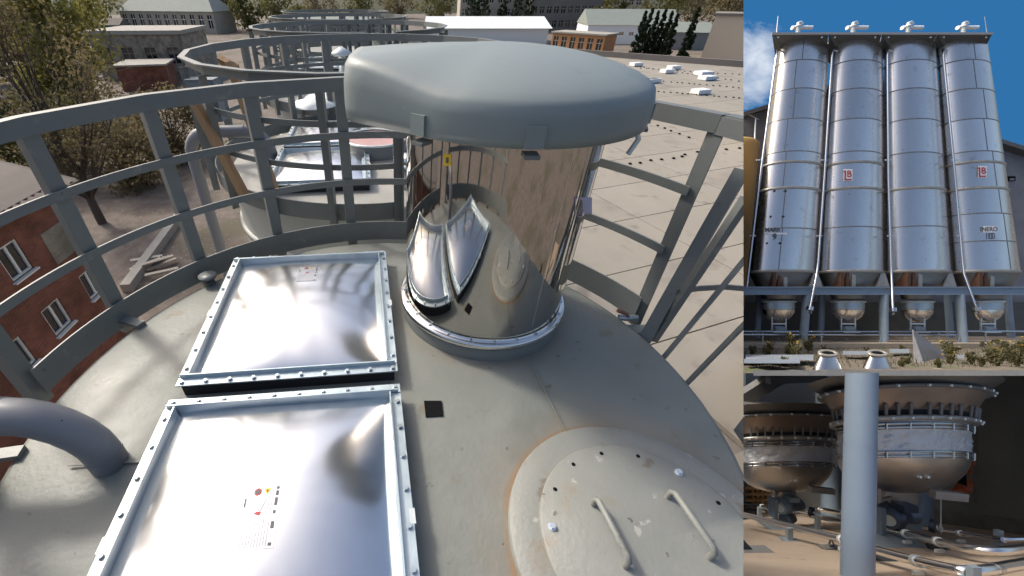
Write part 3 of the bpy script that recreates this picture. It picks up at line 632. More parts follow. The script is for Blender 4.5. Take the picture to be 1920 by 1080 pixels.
# things in the yard
p, q = at(240, 548, GZ), at(338, 412, GZ)
solid('concrete_beam', MB().bar(p + V((0, 0, .3)), q + V((0, 0, .3)), .6, .6), M['concrete'], p, 'long pale concrete beam lying on the yard beside the brick house', 'beam')
for k in range(7):
    p = at(285 + rnd.uniform(-14, 22), 505 + rnd.uniform(-18, 14), GZ) + V((0, 0, .08 + .09 * k)); a = rnd.uniform(.2, .9)
    solid('plank', MB().bar(p - V((math.cos(a), math.sin(a), 0)) * 1.0, p + V((math.cos(a), math.sin(a), 0)) * 1.0, .3, .09), M['plaster'], p, 'weathered plank in the loose pile beside the concrete beam', 'plank', group='planks piled in the yard')

# ------------------------------------------------------------------ trees
def leaves(centres, count, spread, size, seed, drop=0.0):
    r = np.random.default_rng(seed); k = r.integers(0, len(centres), count)
    c = np.array([c_[0] for c_ in centres])[k]; s = np.array([c_[1] for c_ in centres])[k][:, None]
    d = r.normal(size=(count, 3)); d /= np.linalg.norm(d, axis=1)[:, None]; p = c + d * s * (r.random((count, 1)) ** .45) * spread
    a = r.normal(size=(count, 3)); a /= np.linalg.norm(a, axis=1)[:, None]; b = np.cross(a, r.normal(size=(count, 3))); b /= np.linalg.norm(b, axis=1)[:, None]
    z = size * (.6 + .8 * r.random((count, 1)))
    vs_ = np.stack([p - a * z, p - b * z * .5, p + a * z, p + b * z * .5], 1).reshape(-1, 3)
    mb = MB(); mb.v = [tuple(x) for x in vs_.tolist()]; mb.f = [(4 * i, 4 * i + 1, 4 * i + 2, 4 * i + 3) for i in range(count)]; mb.sm = [False] * count
    return mb
def tree(name, label, base, h, cr, tr, leafm, count, lsize, seed, group=None, trunk_frac=.35, clumps=26, cat='tree', squash=1.0, twig=0):
    r = random.Random(seed); t = thing(name, label, cat, base, group=group)
    trunk = MB(); top = base + V((r.uniform(-.06, .06) * h, r.uniform(-.06, .06) * h, h * .8))
    pts = [base + (top - base) * (i / 6) + V((r.uniform(-.02, .02) * h, r.uniform(-.02, .02) * h, 0)) * (i > 0) for i in range(7)]; pts[0] = base - V((0, 0, .2))
    trunk.tube(pts, [tr * (1 - i / 7.5) for i in range(7)], 8)
    cl = []
    for k in range(clumps):
        a = r.uniform(0, 2 * math.pi); zf = trunk_frac + (1 - trunk_frac) * (k + r.random()) / clumps
        prof_ = math.sin(math.pi * min(max((zf - trunk_frac) / (1 - trunk_frac), .08), .93)) ** .6
        rad = cr * prof_ * r.uniform(.25, 1.0) * squash
        c = base + V((rad * math.cos(a), rad * math.sin(a), h * zf)); cl.append((tuple(c), cr * r.uniform(.22, .42)))
        j = min(int(zf * 5), 5); s0 = pts[max(j - 1, 1)]
        mid = (s0 + c) / 2 + V((0, 0, -.03 * h)); trunk.tube([s0, mid, c], [tr * .32, tr * .2, tr * .06], 5, cap=False)
        for _ in range(twig):
            e = c + V((r.gauss(0, 1), r.gauss(0, 1), r.gauss(.3, 1))) * cr * .3; trunk.tube([mid.lerp(c, r.random()), e], [tr * .09, tr * .03], 3, cap=False)
    part(t, 'trunk', trunk, M['bark']); part(t, 'crown', leaves(cl, count, 1.0, lsize, seed), leafm)
    return t
tree('budding_tree', 'tall half bare brown tree standing between the brick house and the yard', at(192, 418, GZ), 15.0, 4.8, .36, M['leafbrown'], 3600, .15, 1, trunk_frac=.30, clumps=34, twig=6)
tree('budding_tree', 'brown budding tree at the far left behind the brick house', at(5, 330, GZ), 13.5, 5.5, .4, M['leafbrown'], 3400, .2, 2, trunk_frac=.2, clumps=44, twig=6)
tree('willow', 'yellow green tree in fresh leaf behind the bare tree', at(150, 215, GZ), 19, 7.5, .4, M['leafyellow'], 8000, .36, 3, trunk_frac=.12, clumps=40, twig=2)
tree('bush', 'brown budding bush at the foot of the tall bare tree', at(245, 352, GZ), 6.0, 4.6, .2, M['leafbrown'], 4200, .2, 4, trunk_frac=.08, clumps=34, cat='bush', twig=3)
tree('bush', 'green bush beside the elbow pipe of the second silo', at(335, 300, GZ), 6.5, 5.0, .2, M['leafbrown'], 4500, .22, 5, trunk_frac=.08, clumps=30, cat='bush', twig=5)
tree('bush', 'olive bush below the yellow green tree', at(120, 330, GZ), 7, 6, .2, M['leafgreen'], 4500, .24, 6, trunk_frac=.05, clumps=30, cat='bush', twig=3)
tree('blossom_tree', 'small tree in white blossom before the long house', at(170, 120, GZ), 14, 6, .3, M['leafblossom'], 2200, .5, 8, trunk_frac=.5, clumps=14)
FAR = ['green tree standing left of the teal garage', 'brownish tree between the willow and the long house', 'brownish tree behind the leftmost bare tree', 'green tree beside the teal garage', 'brownish tree at the right end of the long house', 'green tree behind the second silo railing, right of the long house', 'green tree beyond the low store, toward the long house', 'brownish tree directly behind the low store', 'green tree right of the low store', 'brownish tree between the low store and the white shed', 'green tree at the end of the white shed', 'green tree between the office block and the white house', 'green tree rising behind the conifer row', 'brownish tree behind the grey shed', 'brownish tall tree behind the beige hall, nearer the grey shed', 'brownish tall tree directly behind the beige hall', 'brownish tree on the far skyline at the left of the wood', 'green tree on the far skyline above the willow', 'brownish tree on the skyline between office block and far house', 'green broad tree on the skyline behind the grey shed', 'low green tree in front of the low store', 'brownish tree beside the brick house roof', 'low green tree between the office block and the orange shelter']
k = 0
for x, y, hh, cr, m_, sd_ in ((20, 95, 20, 13, 'leafgreen', 11), (95, 78, 19, 12, 'leafbrown', 12), (60, 130, 18, 10, 'leafbrown', 13), (180, 62, 18, 13, 'leafgreen', 14), (420, 55, 17, 11, 'leafbrown', 15), (470, 60, 16, 11, 'leafgreen', 16), (520, 44, 18, 14, 'leafgreen', 17), (600, 36, 20, 16, 'leafbrown', 18), (680, 34, 18, 15, 'leafgreen', 19), (745, 34, 18, 15, 'leafbrown', 20), (820, 40, 16, 12, 'leafgreen', 21), (1135, 45, 16, 11, 'leafgreen', 22), (1225, 52, 24, 17, 'leafgreen', 23), (1300, 50, 23, 16, 'leafbrown', 24), (1350, 60, 26, 16, 'leafbrown', 25), (1385, 62, 27, 15, 'leafbrown', 26), (0, 55, 20, 16, 'leafbrown', 27), (130, 48, 20, 16, 'leafgreen', 28), (1070, 28, 20, 20, 'leafbrown', 29), (1270, 26, 24, 22, 'leafgreen', 30), (560, 62, 9, 8, 'leafgreen', 31), (-20, 160, 19, 9, 'leafbrown', 32), (1120, 64, 9, 8, 'leafgreen', 34)):
    tree('far_tree', FAR[k], at(x, y, GZ), hh, cr, .35, M[m_], 1500, .85, sd_, 'trees in the town behind', trunk_frac=.12, clumps=24); k += 1
def conifer(base, h, r0, seed, lab):
    r = random.Random(seed); t = thing('conifer', lab, 'tree', base, group='conifers: ' + lab.split()[-1])
    part(t, 'trunk', MB().tube([base, base + V((0, 0, h * .97))], [r0 * .14, .04], 6), M['bark'])
    cl = []
    for k_ in range(60):
        z = (k_ + .5) / 60; rad = r0 * (1 - z) ** .75 * r.uniform(.4, 1); a = r.uniform(0, 6.3); cl.append(((base.x + rad * math.cos(a), base.y + rad * math.sin(a), base.z + h * (.04 + .95 * z)), r0 * .3 * (1.15 - z)))
    part(t, 'crown', leaves(cl, 1800, 1.0, .4, seed), M['leafdark'])
for i, (x, y, h) in enumerate(((1186, 112, 11.5), (1197, 110, 12), (1208, 112, 11.5), (1220, 113, 12), (1232, 114, 11.5), (1243, 116, 11))): conifer(at(x, y, GZ), h, 1.7, 50 + i, 'dark conifer in the dense row behind the hall parapet')
conifer(at(1276, 118, GZ), 12.5, 2.0, 60, 'dark conifer standing alone before the beige hall')
for i, (x, y, h) in enumerate(((880, 62, 19), (895, 60, 16), (906, 62, 18), (940, 60, 15), (965, 60, 22), (986, 61, 21))): conifer(at(x, y, GZ), h, 4.0, 70 + i, 'dark conifer in front of the pale block')

# ================================================================== added slab, seen edge-on, that keeps the sun off the discharge hoppers
CUR[0] = 'hoppers'
XV, YH = 1394.0, 699.5
nz = V((0, (YH - PY) / F, 1)).normalized()
q = [S(1412, YH, 3.15), S(2080, YH, 3.15), S(2080, YH, 6.6), S(1412, YH, 6.6)]
mb = MB().add([p - nz * .02 for p in q] + [p + nz * .02 for p in q], [(3, 2, 1, 0), (4, 5, 6, 7), (0, 1, 5, 4), (1, 2, 6, 5), (2, 3, 7, 6), (3, 0, 4, 7)])
solid('shade_slab', mb, M['concrete'], q[0], frame=FRAME, kind='structure')

# ================================================================== THE FOUR STEEL SILOS
CUR[0] = 'silos'
def em_sky():
    m = bpy.data.materials.new('blue sky with cloud'); m.use_nodes = True; t = m.node_tree; N = t.nodes; L = t.links; N.clear()
    o = N.new('ShaderNodeOutputMaterial'); e = N.new('ShaderNodeEmission'); L.new(e.outputs[0], o.inputs[0])
    tc = N.new('ShaderNodeTexCoord'); nz_ = N.new('ShaderNodeTexNoise'); nz_.inputs['Scale'].default_value = .32; nz_.inputs['Detail'].default_value = 9; nz_.inputs['Roughness'].default_value = .6; nz_.inputs['Distortion'].default_value = .4
    mp = N.new('ShaderNodeMapping'); mp.inputs['Scale'].default_value = (1, 1, 1.5); mp.inputs['Location'].default_value = SKYLOC; L.new(tc.outputs['Object'], mp.inputs[0]); L.new(mp.outputs[0], nz_.inputs['Vector'])
    sx = N.new('ShaderNodeVectorMath'); sx.operation = 'DISTANCE'; sx.inputs[1].default_value = tuple(CLOUD); L.new(tc.outputs['Object'], sx.inputs[0])
    mr = N.new('ShaderNodeMapRange'); mr.inputs[1].default_value = 1.2; mr.inputs[2].default_value = 4.2; mr.inputs[3].default_value = .30; mr.inputs[4].default_value = -.2; L.new(sx.outputs['Value'], mr.inputs[0])
    ad = N.new('ShaderNodeMath'); L.new(nz_.outputs['Fac'], ad.inputs[0]); L.new(mr.outputs[0], ad.inputs[1])
    rp = N.new('ShaderNodeValToRGB'); rp.color_ramp.elements[0].position = .52; rp.color_ramp.elements[1].position = .95
    rp.color_ramp.elements[0].color = (.028, .150, .365, 1); rp.color_ramp.elements[1].color = (.62, .68, .78, 1); L.new(ad.outputs[0], rp.inputs[0]); L.new(rp.outputs[0], e.inputs[0]); e.inputs[1].default_value = .84
    return m
SKYLOC = (3.1, 0, 1.7)
c0 = S(1650, 300, 27); CLOUD = S(1405, 125, 27) - c0
mb = MB().add([S(1380, 699, 27), S(2150, 699, 27), S(2150, -420, 27), S(1380, -420, 27)], [(0, 1, 2, 3)])
solid('sky', mb, em_sky(), c0, frame=FRAME, kind='structure')

KA, BA, MA, ZA = -.065, .56, .66, 20.0
def ring(cx, y, w_, Z, B, m_, k_, n_=64, a0=0, a1=2 * math.pi, closed=True):
    c = S(cx, y, Z); A = w_ * Z / F / 1.04
    m2 = n_ if closed else n_ + 1
    return [c + V((A * math.cos(a), 0, 0)) + V((m_, 1, k_)) * (A * B * math.sin(a)) for a in [a0 + (a1 - a0) * i / n_ for i in range(m2)]]
M['steel'] = mat('silo stainless', (.82, .79, .755), .27, 1.0, col2=(.70, .67, .635), nscale=1.1, ncontrast=.5, detail=8, rvar=.06, bump=.05, bscale=1.5, stretch=(1, 1, .4), objvar=.10, spots=[(2.3, .64, .1, (.60, .565, .53)), (7, .70, .06, (.34, .31, .28))])
M['seam'] = mat('weld seam', (.26, .25, .24), .5, .7)
M['flange'] = mat('silo flange', (.46, .43, .37), .45, .5, col2=(.36, .32, .27), nscale=3)
M['platform'] = mat('dark platform steel', (.10, .095, .09), .6, .2, col2=(.15, .14, .13), nscale=2)
M['platedge'] = mat('platform lip', (.42, .40, .37), .5, .4)
M['bluesteel'] = mat('blue grey frame paint', (.20, .27, .34), .5, col2=(.25, .32, .39), nscale=3, spots=[(3.5, .66, .06, (.30, .25, .20))])
M['rust'] = mat('rusty steel', (.16, .07, .035), .85, col2=(.09, .05, .035), nscale=4)
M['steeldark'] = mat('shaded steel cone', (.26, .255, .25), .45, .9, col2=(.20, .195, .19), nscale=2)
M['tan'] = mat('tan tank', (.50, .31, .10), .5, col2=(.55, .35, .13), nscale=1)
M['render'] = mat('grey render', (.23, .23, .245), .95, col2=(.16, .16, .175), nscale=.8, detail=10, ncontrast=.35, bump=.3, bscale=4)
M['tube'] = mat('steel tube', (.62, .63, .65), .22, 1.0)
yr = lambda y: y + (590 - y) * .038
SI = [dict(b=1466, t=1507, wb=64, wt=49, seams=[110, 164, 221, 283, 352, 428], fl=[303, 352], vx=[-.15, -.35, -.28, -.45, -.38, -.28, -.25]),
      dict(b=1594, t=1607, wb=62.5, wt=48, seams=[110, 164, 221, 283, 352, 425], fl=[303, 352], vx=[]),
      dict(b=1719, t=1704, wb=63, wt=49.5, seams=[110, 164, 222, 285, 352, 424], fl=[352], vx=[]),
      dict(b=1846, t=1801, wb=64, wt=49, seams=[110, 165, 222, 283, 352, 400, 452], fl=[303, 352], vx=[.1, .0, .25, .12, .3, .35, .42])]
SLAB = ['outer steel silo lettered MARR 9, beside the tan tank', 'steel silo with a red emblem, next to the MARR 9 silo', 'plain steel silo without emblem or lettering, between the two emblem silos', 'outer steel silo with red emblem lettered NERO 10, beside the grey gable']
def text_mesh(txt, size, o, X, Y, n_, depth=.004):
    cu_ = bpy.data.curves.new('t', 'FONT'); cu_.body = txt; cu_.size = size; cu_.align_x = 'CENTER'; cu_.align_y = 'CENTER'; cu_.offset = size * .015
    ob = bpy.data.objects.new('t', cu_); COL.objects.link(ob); dg = bpy.context.evaluated_depsgraph_get(); me = bpy.data.meshes.new_from_object(ob.evaluated_get(dg))
    mb_ = MB(); mb_.add([o + X * v.co.x + Y * v.co.y for v in me.vertices], [tuple(p.vertices) for p in me.polygons])
    bpy.data.objects.remove(ob); bpy.data.meshes.remove(me); bpy.data.curves.remove(cu_); return mb_
XX, ZZ, YY = V((1, 0, 0)), V((0, 0, 1)), V((0, 1, 0))
roots = []
for i, s in enumerate(SI):
    base = S(s['b'], yr(508), ZA)
    t = thing('steel_silo', SLAB[i], 'silo', base, FRAME, 'four steel silos in a row'); roots.append(t)
    fx = lambda y, s=s: s['b'] + (s['t'] - s['b']) * (508 - y) / (508 - 66); fwid = lambda y, s=s: s['wb'] + (s['wt'] - s['wb']) * (508 - y) / (508 - 66)
    ys = [60] + s['seams'] + [508]
    for j in range(len(ys) - 1):
        a, b = ys[j] + .3, ys[j + 1] - .3
        part(t, 'shell_course', MB().rings([ring(fx(y), yr(y), fwid(y), ZA, BA, MA, KA, 96) for y in (b, (a + b) / 2, a)]), M['steel'])
        if s['vx']:
            an = math.radians(270 + 55 * s['vx'][min(j, len(s['vx']) - 1)])
            st = MB().rings([[p.lerp(S(fx(y), yr(y), ZA), -.006) for p in ring(fx(y), yr(y), fwid(y), ZA, BA, MA, KA, 2, an - .014, an + .014, False)] for y in (b, a)], closed=False)
            part(t, 'vertical_seam', st, M['seam'])
    for y in s['seams']:
        if y in s['fl']: continue
        part(t, 'seam_ring', MB().rings([ring(fx(y), yr(y) + d, fwid(y) * k, ZA, BA, MA, KA, 96) for d, k in ((1.1, 1.0), (.9, 1.008), (-.9, 1.008), (-1.1, 1.0))]), M['seam'])
    for y in s['fl'] + [508]:
        part(t, 'flange_ring', MB().rings([ring(fx(y), yr(y) + d, fwid(y) * k, ZA, BA, MA, KA, 96) for d, k in ((3.0, .99), (2.4, 1.03), (-2.0, 1.035), (-2.6, .99))]), M['flange'])
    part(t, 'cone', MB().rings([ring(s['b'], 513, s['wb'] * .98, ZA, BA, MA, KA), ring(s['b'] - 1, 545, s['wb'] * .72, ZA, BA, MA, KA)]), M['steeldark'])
    for dx, w_ in ((-14, 6), (-4, 5), (7, 7)): part(t, 'stiffener', MB().prism([S(s['b'] + dx - w_ / 2 + (8 if i == 3 else 0), 511, 19.18), S(s['b'] + dx + w_ / 2 + (8 if i == 3 else 0), 511, 19.18), S(s['b'] + dx + w_ / 2 + (8 if i == 3 else 0), 541, 19.22), S(s['b'] + dx - w_ / 2 + (8 if i == 3 else 0), 541, 19.22)], (0, .5, 0)), M['rust'] if dx < 5 else M['flange'])
    # mark plates stand just proud of the shell front
    def front(x, y, off=.012):
        c = S(fx(y), yr(y), ZA); A = fwid(y) * ZA / F / 1.04; lo, hi = 190.0, 350.0
        def pt(d): return c + V((A * math.cos(math.radians(d)), 0, 0)) + V((MA, 1, KA)) * (A * BA * math.sin(math.radians(d)))
        for _ in range(22):
            md = (lo + hi) / 2; p = pt(md)
            if PX + F * p.x / p.y < x: lo = md
            else: hi = md
        return S(x, y, pt(lo).y - off)
    def plate(x, y, w_, h_, off):
        k_ = 6; return MB().add([front(x + w_ * (a_ / k_ - .5), y + h_ * (b_ - .5), off) for b_ in (0, 1) for a_ in range(k_ + 1)], [(a_, a_ + 1, a_ + k_ + 2, a_ + k_ + 1) for a_ in range(k_)])
    def letters(txt, x, y, size, off):
        m_ = text_mesh(txt, size, V(), XX, ZZ, None); m_.v = [tuple(front(x + v[0], y - v[2], off)) for v in m_.v]; return m_
    if i in (1, 3):
        ex_, ey = (1590, 328) if i == 1 else (1842, 322)
        em = part(t, 'emblem', plate(ex_, ey, 17, 22, .02), M['white'], 'red and white LB emblem plate')
        part(em, 'emblem_letter', letters('B', ex_ + 2.4, ey - 1.5, 17, .03), M['red'])
        for dx, dy, w_, h_ in ((-5.2, 0, 2.8, 17), (0, 8.4, 14, 2.4), (-6.4, -6.5, 4, 2.0)): part(em, 'emblem_letter', plate(ex_ + dx, ey + dy, w_, h_, .032), M['red'])
    if i in (0, 3):
        tx = (1449, 431, 'MARR', 1453, 444, '9') if i == 0 else (1856, 430, 'NERO', 1858, 443, '10')
        pl_ = part(t, 'name_plate', plate(1456, 438, 40, 3, .02) if i == 0 else plate(1856, 430, 27, 12, .02), M['white'])
        part(t, 'lettering', letters(tx[2], tx[0], tx[1], 11, .035), M['ink']); part(t, 'lettering', letters(tx[5], tx[3], tx[4], 16, .035), M['ink'])
    if i == 0:
        hl = MB().lathe([(.05, 0), (.05, .01)], (0, 0, 0), 8, cap1=True); Rm = Matrix.Rotation(math.pi / 2, 4, 'X')
        pieces(t, 'port', hl, M['dark'], [(front(x, y, .02), Rm) for x, y in ((1452, 358), (1473, 358), (1445, 406), (1469, 406), (1438, 456), (1463, 456))])
# platforms, roof vents, rods
PL = [(1447, 1553), (1553.5, 1653), (1654, 1757), (1757.5, 1861)]
for i, (a, b) in enumerate(PL):
    za, zb = 18.95, 21.0; yb = lambda Z, y: 620 + (y - 620) * za / Z
    base = S((a + b) / 2, 66, za)
    t = thing('roof_platform', ['dark roof platform over the MARR 9 silo', 'dark roof platform over the silo next to MARR 9', 'dark roof platform over the plain silo', 'dark roof platform over the NERO 10 silo'][i], 'platform', base, FRAME, 'platforms on top of the steel silos')
    pts = [S(a + .4, 64, za), S(b - .4, 64, za)]; bk = [V((pts[1].x + 1.0 * (zb - za), zb, -zb * (yb(zb, 64) - PY) / F)), V((pts[0].x + 1.0 * (zb - za), zb, -zb * (yb(zb, 64) - PY) / F))]
    part(t, 'deck', MB().prism(pts + bk, (0, 0, .07)), M['platform'])
    part(t, 'lip', MB().bar(S(a, 63, za - .03), S(b, 63, za - .03), .04, .10), M['platedge'])
    for x, sgn in ((a + 2, 1), (b - 2, -1)):
        part(t, 'gusset', MB().prism([S(x, 66, za + .02), S(x + sgn * 13, 92, za + .9), S(x + sgn * 26, 68, za + .3)], (0, .03, .01)), M['platform'])
        part(t, 'bolt_plate', MB().box(S(x + sgn * 10, 70, za + .01), .06, .03, .06), M['galvpale'])
    cx = (a + b) / 2 + (2, 2, 3, 3)[i]
    t = thing('roof_vent', ['white relief vent on the MARR 9 silo', 'white relief vent on the silo next to MARR 9', 'white relief vent on the plain silo', 'white relief vent on the NERO 10 silo'][i], 'vent', S(cx, 62, 19.6), FRAME, 'relief vents on the steel silos')
    part(t, 'barrel', MB().tube([S(cx - 17, 52, 19.6), S(cx + 20, 52, 19.6)], .09, 14), M['white'])
    part(t, 'stack', MB().tube([S(cx - 6, 68, 19.55), S(cx - 6, 48, 19.5)], .085, 12), M['galvpale'])
    part(t, 'elbow', MB().tube([S(cx - 6, 48, 19.5), S(cx - 5, 43.5, 19.5), S(cx - 1, 42, 19.5), S(cx + 2, 46, 19.5)], .075, 10), M['galvpale'])
    part(t, 'collar', MB().tube([S(cx - 6, 50, 19.5), S(cx - 6, 47.5, 19.5)], .12, 12), M['white'])
for (a, b, c, lb) in ((1459, 30, 1456, 'thin lightning rod on the platform over MARR 9'), (1846, 31, 1851, 'thin lightning rod on the platform over NERO 10')):
    solid('lightning_rod', MB().tube([S(c, 64, 19.1), S(a, b, 19.1)], [.028, .014], 6), M['tube'], S(c, 64, 19.1), lb, 'rod', FRAME)
# fill pipes
FP = [[(1468, 97, 19.6), (1458, 95, 19.25), (1455, 108, 19.2), (1424, 340, 19.1), (1408, 470, 18.95), (1399, 545, 18.9)],
      [(1569, 96, 19.6), (1561, 93, 19.25), (1560, 105, 19.2), (1546, 330, 19.1), (1534, 492, 18.95), (1531, 515, 18.8), (1519, 575, 18.4)],
      [(1672, 96, 19.6), (1664, 93, 19.25), (1664, 105, 19.2), (1666, 330, 19.1), (1671, 500, 18.95), (1672, 525, 18.8), (1674, 577, 18.4)],
      [(1776, 96, 19.6), (1768, 93, 19.25), (1769, 105, 19.2), (1791, 330, 19.1), (1805, 490, 18.95), (1808, 515, 18.8), (1830, 575, 18.4)]]
for i, pts in enumerate(FP):
    base = S(*pts[-1])
    t = thing('fill_pipe', ['steel fill pipe running down the MARR 9 silo', 'steel fill pipe running down between MARR 9 and its neighbour', 'steel fill pipe running down beside the plain silo', 'steel fill pipe running down the NERO 10 silo'][i], 'pipe', base, FRAME, 'fill pipes on the steel silos')
    part(t, 'tube', MB().tube([S(*p) for p in pts], .042, 12), M['tube'])
    if i: part(t, 'coupling', MB().tube([S(*pts[-1]), S(pts[-1][0] + (pts[-1][0] - pts[-2][0]) * .12, pts[-1][1] + 7, 18.38)], .12, 14), M['tube']); part(t, 'spout', MB().tube([S(pts[-1][0], pts[-1][1] + 5, 18.4), S(pts[-1][0] + 1, pts[-1][1] + 13, 18.38)], .05, 10), M['seam'])
    for (x, y) in ((pts[3][0], 300), (pts[3][0] + (pts[4][0] - pts[3][0]) * .8, 442)): part(t, 'wall_bracket', MB().bar(S(x - 6, y, 19.12), S(x + 5, y, 19.25), .04, .05), M['galvpale'])
# supporting frame
FGX = lambda Z: 620 + 576 / Z
t = thing('support_frame', 'blue grey steel frame of beam and columns carrying the four steel silos', 'frame', S(1657, 650, 19.2), FRAME)
bm_ = MB().box((S(1660, 545, 18.85)), 700 * 18.85 / F, .05, 13 * 18.85 / F); part(t, 'beam_web', bm_, M['bluesteel'])
part(t, 'beam_flange', MB().box(S(1660, 538.5, 18.85), 700 * 18.85 / F, .26, .05), M['bluesteel']); part(t, 'beam_flange', MB().box(S(1660, 551.5, 18.85), 700 * 18.85 / F, .26, .05), M['bluesteel'])
for (a, b, yb_) in ((1513, 1505, 649), (1657, 1657, 648), (1799, 1806, 646)):
    part(t, 'column', MB().tube([S(a, 552, 18.85), S(b, yb_, 18.85)], .15, 18), M['bluesteel']); part(t, 'base_plate', MB().box(S(b, yb_ + 1, 18.85), .55, .5, .05), M['bluesteel'])
    for sg in (-1, 1): part(t, 'base_rib', MB().prism([S(b + sg * 5, yb_ - 14, 18.8), S(b + sg * 5, yb_, 18.8), S(b + sg * 11, yb_, 18.8)], (0, .03, 0)), M['bluesteel'])
for (a, b) in ((1425, 1419), (1542, 1538), (1776, 1782), (1888, 1896)): part(t, 'rear_column', MB().tube([S(a, 545, 20.9), S(b, 633, 20.9)], .13, 14), M['bluesteel'])
for x in (1530, 1656, 1782): part(t, 'brace_plate', MB().prism([S(x - 12, 537, 19.3), S(x + 12, 537, 19.3), S(x + 4, 512, 19.5), S(x - 4, 512, 19.5)], (0, .06, 0)), M['flange']);
# discharge hoppers and feeders
HB = [(1460, 66), (1590, 67), (1720, 63), (1852, 62)]
hl_ = ['MARR 9 silo', 'silo next to MARR 9', 'plain silo', 'NERO 10 silo']
for i, (cx, wd) in enumerate(HB):
    h = wd / 2; t = thing('discharge_hopper', 'small steel discharge hopper under the ' + hl_[i], 'hopper', S(cx, 625, 20.4), FRAME, 'discharge hoppers under the steel silos'); ZH = 20.4
    R_ = lambda y, w_: ring(cx, y, w_, ZH, BA, MA, KA, 40)
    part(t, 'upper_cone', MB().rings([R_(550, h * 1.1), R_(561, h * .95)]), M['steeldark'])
    part(t, 'rim', MB().rings([R_(568, h * .96), R_(567, h * 1.06), R_(564.5, h * 1.06), R_(564, h * .9)]), M['galvpale'])
    part(t, 'sleeve', MB().rings([R_(581, h * .94), R_(575, h * .97), R_(568, h * .95)]), M['cloth'] if 'cloth' in M else M['galv'])
    part(t, 'bowl', MB().rings([R_(604, h * .18), R_(600, h * .55), R_(594, h * .78), R_(587, h * .93), R_(581, h * .99)], cap0=True), M['steel'])
    for dx in (-13, 13): part(t, 'hanger', MB().bar(S(cx + dx, 596, ZH - .3), S(cx + dx, 619, ZH - .3), .05, .05), M['galvpale'])
    part(t, 'cross_bar', MB().bar(S(cx - 14, 607, ZH - .3), S(cx + 14, 607, ZH - .3), .06, .07), M['galvpale'])
    part(t, 'feeder', MB().tube([S(cx - 9, 617, ZH - .3), S(cx + 9, 617, ZH - .3)], .15, 14), M['bluesteel']); part(t, 'feeder_base', MB().box(S(cx, 622, ZH - .3), .8, .4, .06), M['galvpale'])
# pipes along the plinth
for i, (ya, Z, xa, xb) in enumerate(((621.5, 20.0, 1390, 1790), (627.5, 19.4, 1390, 1800), (621, 20.0, 1808, 1960))):
    t = thing('conveying_pipe', ['thin steel conveying pipe behind the front columns', 'thin steel conveying pipe just behind the column feet', 'short conveying pipe beside the NERO 10 hopper'][i], 'pipe', S(1600, ya, Z), FRAME)
    part(t, 'tube', MB().tube([S(xa, ya, Z), S(xb, ya + .5, Z)], .05, 10), M['tube'])
    for x in range(int(xa) + 40, int(xb), 110): part(t, 'pipe_stand', MB().bar(S(x, ya + 1, Z), S(x, FGX(Z) + 1, Z), .04, .04), M['galvpale'])
# floor, plinth, walls behind
gp = lambda x, Z, dz=0: V((Z * (x - PX) / F, Z, -(80 * Z + 576) / F + dz))
M['yard'] = mat('dry earth yard', (.115, .095, .07), .95, col2=(.17, .14, .105), nscale=1.2, detail=10, bump=.6, bscale=6, spots=[(.8, .52, .1, (.10, .11, .05)), (5, .66, .06, (.30, .27, .22))])
xs = np.linspace(1380, 2100, 24); zs = np.linspace(6.9, 25.5, 24); rg = np.random.default_rng(5)
vv = [gp(x, z, float(rg.normal(0, .025)) if z < 17 else 0) for z in zs for x in xs]
solid('yard', MB().add(vv, [(j * 24 + i, j * 24 + i + 1, (j + 1) * 24 + i + 1, (j + 1) * 24 + i) for j in range(23) for i in range(23)], True), M['yard'], gp(1650, 15), frame=FRAME, kind='structure')
M['plinth'] = mat('plinth concrete', (.42, .35, .27), .9, col2=(.33, .28, .22), nscale=1.5, bump=.2, bscale=10)
p4 = [gp(1380, 17.4, .0), gp(2000, 17.4, 0), gp(2000, 24, 0), gp(1380, 24, 0)]
solid('plinth', MB().prism([p + V((0, 0, .01)) for p in p4], (0, 0, .2)), M['plinth'], p4[0], frame=FRAME, kind='structure')
t = thing('grey_building', 'grey rendered gabled building standing behind the four steel silos', 'building', S(1650, 640, 23.5), FRAME)
wz = 23.6
gpoly = [S(1360, 660, wz), S(2060, 660, wz), S(2060, 337, wz), S(1544, 172, wz), S(1360, 231, wz)]
part(t, 'gable_wall', MB().prism(gpoly, (0, .3, 0)), M['render'])
for a, b in (((1350, 230), (1544, 168)), ((1544, 168), (2070, 336))): part(t, 'roof_edge', MB().bar(S(*a, wz - .1), S(*b, wz - .1), .8, .22), M['platform'])
part(t, 'wall_opening', MB().box(S(1896, 335, wz - .03), .36, .1, .26), M['black']); part(t, 'opening_frame', MB().box(S(1896, 336.5, wz - .06), .26, .08, .1), M['seam'])
part(t, 'shade_band', MB().box(S(1660, 605, 22.9), 700 * 22.9 / F, .2, 78 * 22.9 / F), mat('shaded block wall', (.06, .065, .065), .9, col2=(.09, .095, .09), nscale=2), 'wall strip coloured dark for the shade under the silos')  # shade beneath the silos is put into this strip's dark colour
solid('tan_tank', MB().rings([ring(1380, y, 47 - (y - 262) * .10 if y > 266 else w_, 22.6, .5, .6, KA) for y, w_ in ((640, 0), (400, 0), (275, 0), (268, 0), (264, 40), (262, 20))]), M['tan'], S(1380, 640, 22.6), 'tan round tank at the side of the MARR 9 silo', 'tank', FRAME)
solid('wall_conduit', MB().tube([S(1417, 222, 23.3), S(1415, 262, 23.2)], .04, 6).tube([S(1403, 214, 23.3), S(1423, 224, 23.3)], .03, 6), M['galvpale'], S(1415, 262, 23.2), 'thin conduit on the grey building above the tan tank', 'conduit', FRAME)
